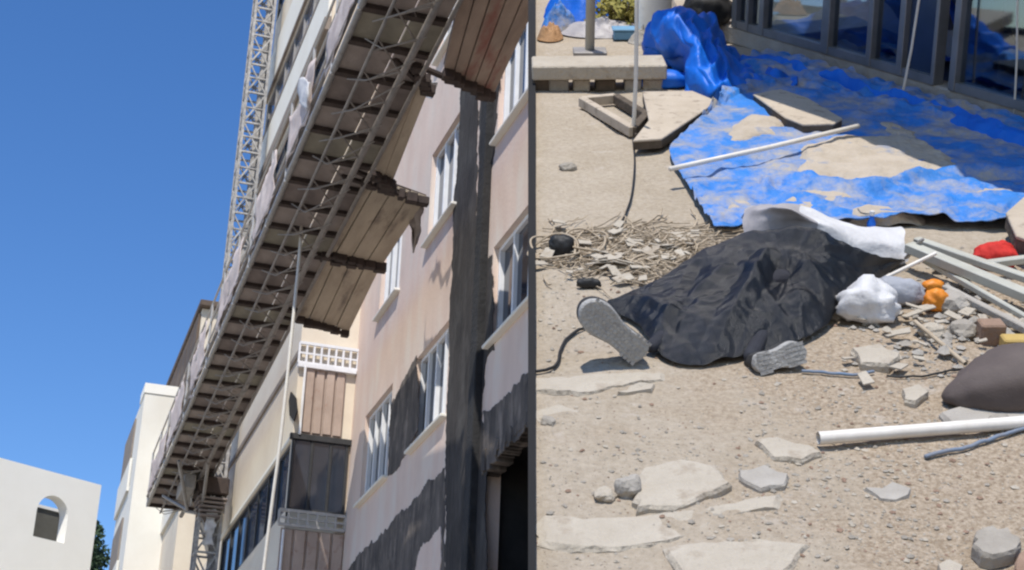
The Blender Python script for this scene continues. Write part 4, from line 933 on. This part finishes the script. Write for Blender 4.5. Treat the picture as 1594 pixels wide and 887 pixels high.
# ------------------------------------------------------------------ back of the yard
# concrete beam on rubble blocks
cb = Thing('concrete_beam', 'long pale concrete beam raised on rubble blocks at the back', 'beam', HM, hp(930, 135))
vb = hp(930, 138).y; k = MB(); A_, B_ = hv(828, 106, vb+.05), hv(1035, 104, vb+.05)
k.bar(A_, B_, .30, .085); cb.part('beam', k, mortar, bev=.008)
for i, x in enumerate((842, 872, 905, 945, 985, 1018)):
    p = hv(x, 128, vb); k = MB(); k.box((p.x-.05-.02*(i % 2), vb-.05, -.01), (p.x+.05, vb+.12, A_.z-.045)); cb.part('support_block', k, (edgem, mortarg, mortar)[i % 3], bev=.01)
sack('blue_bundle', (1030, 136), (.16, .08, .07), 0, tarpc, 'dark blue bundle tucked under the right end of the concrete beam', 15, 'bundle')
# grey post
pb = hp(918, 84); k = MB(); k.tube([pb, pb+V3((0, 0, 2.4))], .032, 10); po = Thing('steel_post', 'grey steel post standing upright behind the concrete beam', 'post', HM, pb); po.part('post', k, mat('grey_post', (.46, .45, .40), (.38, .37, .33), .7, 5), smooth=True)
k = MB(); k.box(pb+V3((-.11, -.09, 0)), pb+V3((.11, .09, .03))); po.part('base_plate', k, steel, bev=.005)
# blue tarps in the back left corner
def heap(px, sz, m, label, seed, cat='tarp', name='blue_tarp'):
    p = hp(*px); q = MB(); rows_ = []
    for j in range(29):
        r_ = j/28; row = []
        for i in range(49):
            an = 2*math.pi*i/48; x, y_ = math.cos(an)*r_, math.sin(an)*r_
            h_ = (1-r_**2)**1.0*sz[2]*(1+.7*nz((x, y_, 0), 2.2, seed))+.06*abs(nz((x, y_, 0), 6, seed))*(1-r_)
            row.append(V3((p.x+x*sz[0]*(1+.2*nz((math.cos(an), math.sin(an), 0), 1.5, seed)), p.y+y_*sz[1], max(0, h_)+.005)))
        rows_.append(row)
    q.grid(rows_); return single(name, q, m, HM, p, label, cat, smooth=True)
heap((905, 22), (.30, .45, .34), tarpc, 'blue tarp heap at the top left corner of the yard', 3)
heap((962, 12), (.42, .4, .34), tarpm, 'dusty blue tarp heap behind the steel post', 6)
heap((940, 52), (.30, .2, .08), greys, 'dark grey sheet lying at the foot of the blue heaps', 8, 'sheet', 'grey_sheet')
heap((856, 60), (.085, .14, .09), mat('orange_clay', (.48, .27, .13), (.35, .2, .1), .95, 8, .5, 30), 'small orange brown clay heap at the left edge', 9, 'heap', 'clay_heap')
p = hp(968, 46); bu = Thing('dry_bush', 'yellow dry bush between the steel post and the white column', 'plant', HM, p)
q = MB(); rnd = random.Random(8)
for i in range(9):
    an = i*.7; q.tube([p, p+V3((.10*math.cos(an), .08*math.sin(an), .12)), p+V3((.2*math.cos(an), .15*math.sin(an), .2))], [.008, .006, .003], 4)
bu.part('stems', q, brown)
q = MB()
for i in range(700):
    c = V3((rnd.gauss(0, .45), rnd.gauss(0, .45), rnd.uniform(.1, 1))); c = p+V3((c.x*.2, c.y*.16, c.z*.24)); a_ = V3((rnd.uniform(-1, 1), rnd.uniform(-1, 1), rnd.uniform(-1, 1))).normalized()*.025; b_ = a_.orthogonal()*.5
    q.quad(c-a_, c+b_, c+a_, c-b_)
bu.part('leaves', q, yellowf)
p = hp(975, 62); cr_ = Thing('blue_crate', 'small pale blue crate beside the dry bush', 'crate', HM, p); k = MB(); k.box(p+V3((-.09, -.06, .01)), p+V3((.09, .06, .07))); cr_.part('body', k, mat('pale_blue', (.16, .33, .5), (.12, .26, .4), .6, 6), bev=.006); k = MB(); k.box(p+V3((-.1, -.07, .071)), p+V3((.1, .07, .085))); cr_.part('rim', k, mat('pale_blue', (1, 1, 1)), bev=.004)
heap((870, 46), (.13, .16, .16), tarpm, 'small dusty blue tarp lump above the clay heap', 12)
heap((1000, 66), (.10, .12, .07), mortarg, 'grey rubble heap at the foot of the white column', 13, 'heap', 'rubble_heap')
# white column
p = hp(1018, 62); co = Thing('white_column', 'thick white plastered column beside the blue heap', 'column', HM, p)
k = MB(); k.tube([p, p+V3((0, 0, .1)), p+V3((0, 0, 2.6))], [.125, .115, .115], 20); co.part('shaft', k, creamw, smooth=True); k = MB(); k.box(p+V3((-.15, -.15, -.01)), p+V3((.15, .15, .05))); co.part('plinth', k, mortar, bev=.01)
# black bundle on the heap
p = hp(1096, 42, .3); sb = sack('black_bundle', (1100, 62), (.16, .14, .16), .4, blackr, 'black plastic bundle behind the top of the blue heap', 17, 'bundle', 0, .7, lift=.10)
# ---- shop front
A_, B_ = hp(1138, 66), hp(1594, 205)
sd = (B_-A_); sd.z = 0; Ls = sd.length; sd.normalize(); sn = V3((sd.y, -sd.x, 0))
if sn.x > 0: sn = -sn                                    # towards the yard
SM = HM @ mat4(sd, -sn, V3((0, 0, 1)), A_)
SF_ = Thing('shop_front', 'glazed shop front with grey metal frames along the right side of the yard', 'building', SM, (0, 0, 0))
Lf = Ls+2.2
def sx(x, y):                                            # picture column at the base -> distance along the front
    g = hp(x, y); r0_ = V3((0, 0, 0)); d_ = V3((g.x, g.y, 0)).normalized()
    den = d_.x*sd.y-d_.y*sd.x; t_ = ((A_.x)*sd.y-(A_.y)*sd.x)/den; pt = d_*t_; return (pt-V3((A_.x, A_.y, 0))).dot(sd)
k = MB(); k.box((-.3, -.03, 0), (Lf, .12, .12)); SF_.part('plinth', k, mortarg, bev=.01)
k = MB(); k.box((-.3, -.05, 2.5), (Lf, .25, 5.2)); SF_.part('upper_wall', k, cream)
k = MB(); k.box((-.3, -1.05, 2.56), (Lf, -.052, 2.70)); SF_.part('added_shade_slab', k, creamw, bev=.01)  # unseen slab added overhead to shade the tarp strip below
mull = [(1148, 68, .05), (1168, 72, .03), (1190, 78, .05), (1288, 109, .075), (1356, 128, .045), (1404, 140, .05), (1456, 156, .03), (1486, 166, .05)]
xs_ = []
for x, y, w_ in mull:
    p_ = sx(x, y); xs_.append((p_, w_)); k = MB(); k.box((p_-w_/2, -.045, .12), (p_+w_/2, .035, 2.5)); SF_.part('mullion', k, stem, bev=.004)
pe = sx(1594, 200)+1.2; xs_.append((pe, .05)); k = MB(); k.box((pe-.025, -.045, .12), (pe+.025, .035, 2.5)); SF_.part('mullion', k, stem)
k = MB(); k.box((-.3, -.04, 2.42), (Lf, .03, 2.5)); SF_.part('head_rail', k, stem)
for i in range(len(xs_)-1):
    a_, b_ = xs_[i][0]+xs_[i][1]/2, xs_[i+1][0]-xs_[i+1][1]/2
    if b_-a_ < .02: continue
    if i == 6: continue                                  # the open dark doorway
    k = MB(); k.box((a_, -.038, .12), (b_, .028, .17)); SF_.part('bottom_rail', k, stem)
    k = MB(); k.box((a_-.005, -.004, .16), (b_+.005, .004, 2.44)); SF_.part('pane', k, cleang if i != 5 else mat('dark_panel', (.03, .05, .10), (.02, .035, .07), .25, 2, spec=.6))
# interior
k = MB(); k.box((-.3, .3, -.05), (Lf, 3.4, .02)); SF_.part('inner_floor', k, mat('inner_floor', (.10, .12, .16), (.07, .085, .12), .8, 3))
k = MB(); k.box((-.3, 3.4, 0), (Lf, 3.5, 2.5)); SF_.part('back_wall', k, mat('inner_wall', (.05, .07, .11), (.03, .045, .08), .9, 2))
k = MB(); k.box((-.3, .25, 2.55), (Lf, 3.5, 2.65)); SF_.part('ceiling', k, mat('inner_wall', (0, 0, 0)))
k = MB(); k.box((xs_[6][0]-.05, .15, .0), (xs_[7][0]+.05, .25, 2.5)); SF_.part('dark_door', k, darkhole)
def infront(name, s0_, s1_, d0, h, m, label, seed, cat):  # sheets and sand added inside, standing in for reflections in the glass
    q = MB(); rows_ = [[V3((s0_+(s1_-s0_)*i/8, d0+.5*j/4+.1*nz((i, j, seed), .9), h*(1-j/4)*(1+.35*nz((i*1.1, seed, 0), 1))+.02)) for i in range(9)] for j in range(5)]
    q.grid(loft(rows_, 40, 20, lambda p, a, b: V3((0, .05*nz(p, 4, seed), .05*nz(p, 5, seed))))); return single(name, q, m, SM, rows_[0][0], label, cat, smooth=True)
infront('reflection_sheet', sx(1340, 120), sx(1440, 150), .35, .85, tarpc, 'added blue sheet inside the middle pane, standing in for a reflection', 3, 'sheet')
infront('reflection_sheet', sx(1492, 165), sx(1594, 195)+.4, .5, 1.0, tarpc, 'added blue sheet inside the rightmost pane, standing in for a reflection', 5, 'sheet')
infront('reflection_sand', sx(1205, 85), sx(1345, 125), .7, .42, dustsp, 'added sand heap behind the left panes, standing in for reflected ground', 7, 'sand')
infront('reflection_sheet', sx(1230, 85), sx(1345, 125), .32, .16, tarpc, 'low added blue sheet behind the left panes, standing in for a reflection', 9, 'sheet')
infront('reflection_sheet', sx(1150, 70), sx(1285, 108), 1.3, 1.1, tarpc, 'tall added blue sheet far behind the left panes, standing in for a reflection', 11, 'sheet')
infront('reflection_sheet', sx(1410, 140), sx(1455, 156), .28, .55, tarpm, 'added dusty blue sheet left of the dark door, standing in for a reflection', 13, 'sheet')
# loose cords hanging before the shop front
for (x0, y0, x1, y1, lb, r) in ((1432, -10, 1402, 160, 'slanting pale cord hanging before the middle of the shop front', .008), (1584, -10, 1578, 190, 'thin cord with a dark weight hanging at the right of the shop front', .006)):
    vv = hp(x1, y1+12).y; t_ = Thing('hanging_rope', lb, 'cord', HM, hv(x1, y1, vv)); q = MB(); q.tube([hv(x0, y0, vv), hv((x0+x1)/2+2, (y0+y1)/2, vv), hv(x1, y1, vv)], r, 5); t_.part('cord', q, ropew)
    q = MB(); e_ = hv(x1, y1, vv); q.tube([e_+V3((0, 0, .03)), e_, e_+V3((0, 0, -.06))], [.006, .02, .022], 8); t_.part('weight', q, blackr)
# rumpled strip of tarp along the foot of the shop front
rows_ = [[hp(x, y, h_) for x, y in r] for r, h_ in (([(1150, 112), (1200, 118), (1262, 132), (1330, 152), (1400, 178), (1480, 205), (1560, 232), (1680, 268)], .02), ([(1152, 98), (1205, 102), (1265, 118), (1335, 136), (1402, 158), (1482, 184), (1562, 210), (1682, 246)], .08), ([(1155, 84), (1208, 90), (1268, 106), (1338, 125), (1405, 145), (1485, 169), (1565, 194), (1685, 230)], .12))]
q = MB(); q.grid(loft(rows_, 220, 50, lambda p, a, b: V3((0, 0, .04*(1-2*abs(nz((p.x*4+p.y*3, p.y*3-p.x*2, 0), 1.0, 5)))+.012*(1-2*abs(nz((p.x*15, p.y*13, 0), 1, 8)))+.03*nz(p, 9, 3)-.03))))
ob = tag(link('blue_tarp', q.mesh('blue_tarp', tarpc, rows_[0][0], True), None, HM @ Matrix.Translation(rows_[0][0])), 'clean blue tarp strip rumpled along the foot of the shop front', 'tarp'); ob.modifiers.new('s', 'SOLIDIFY').thickness = .004
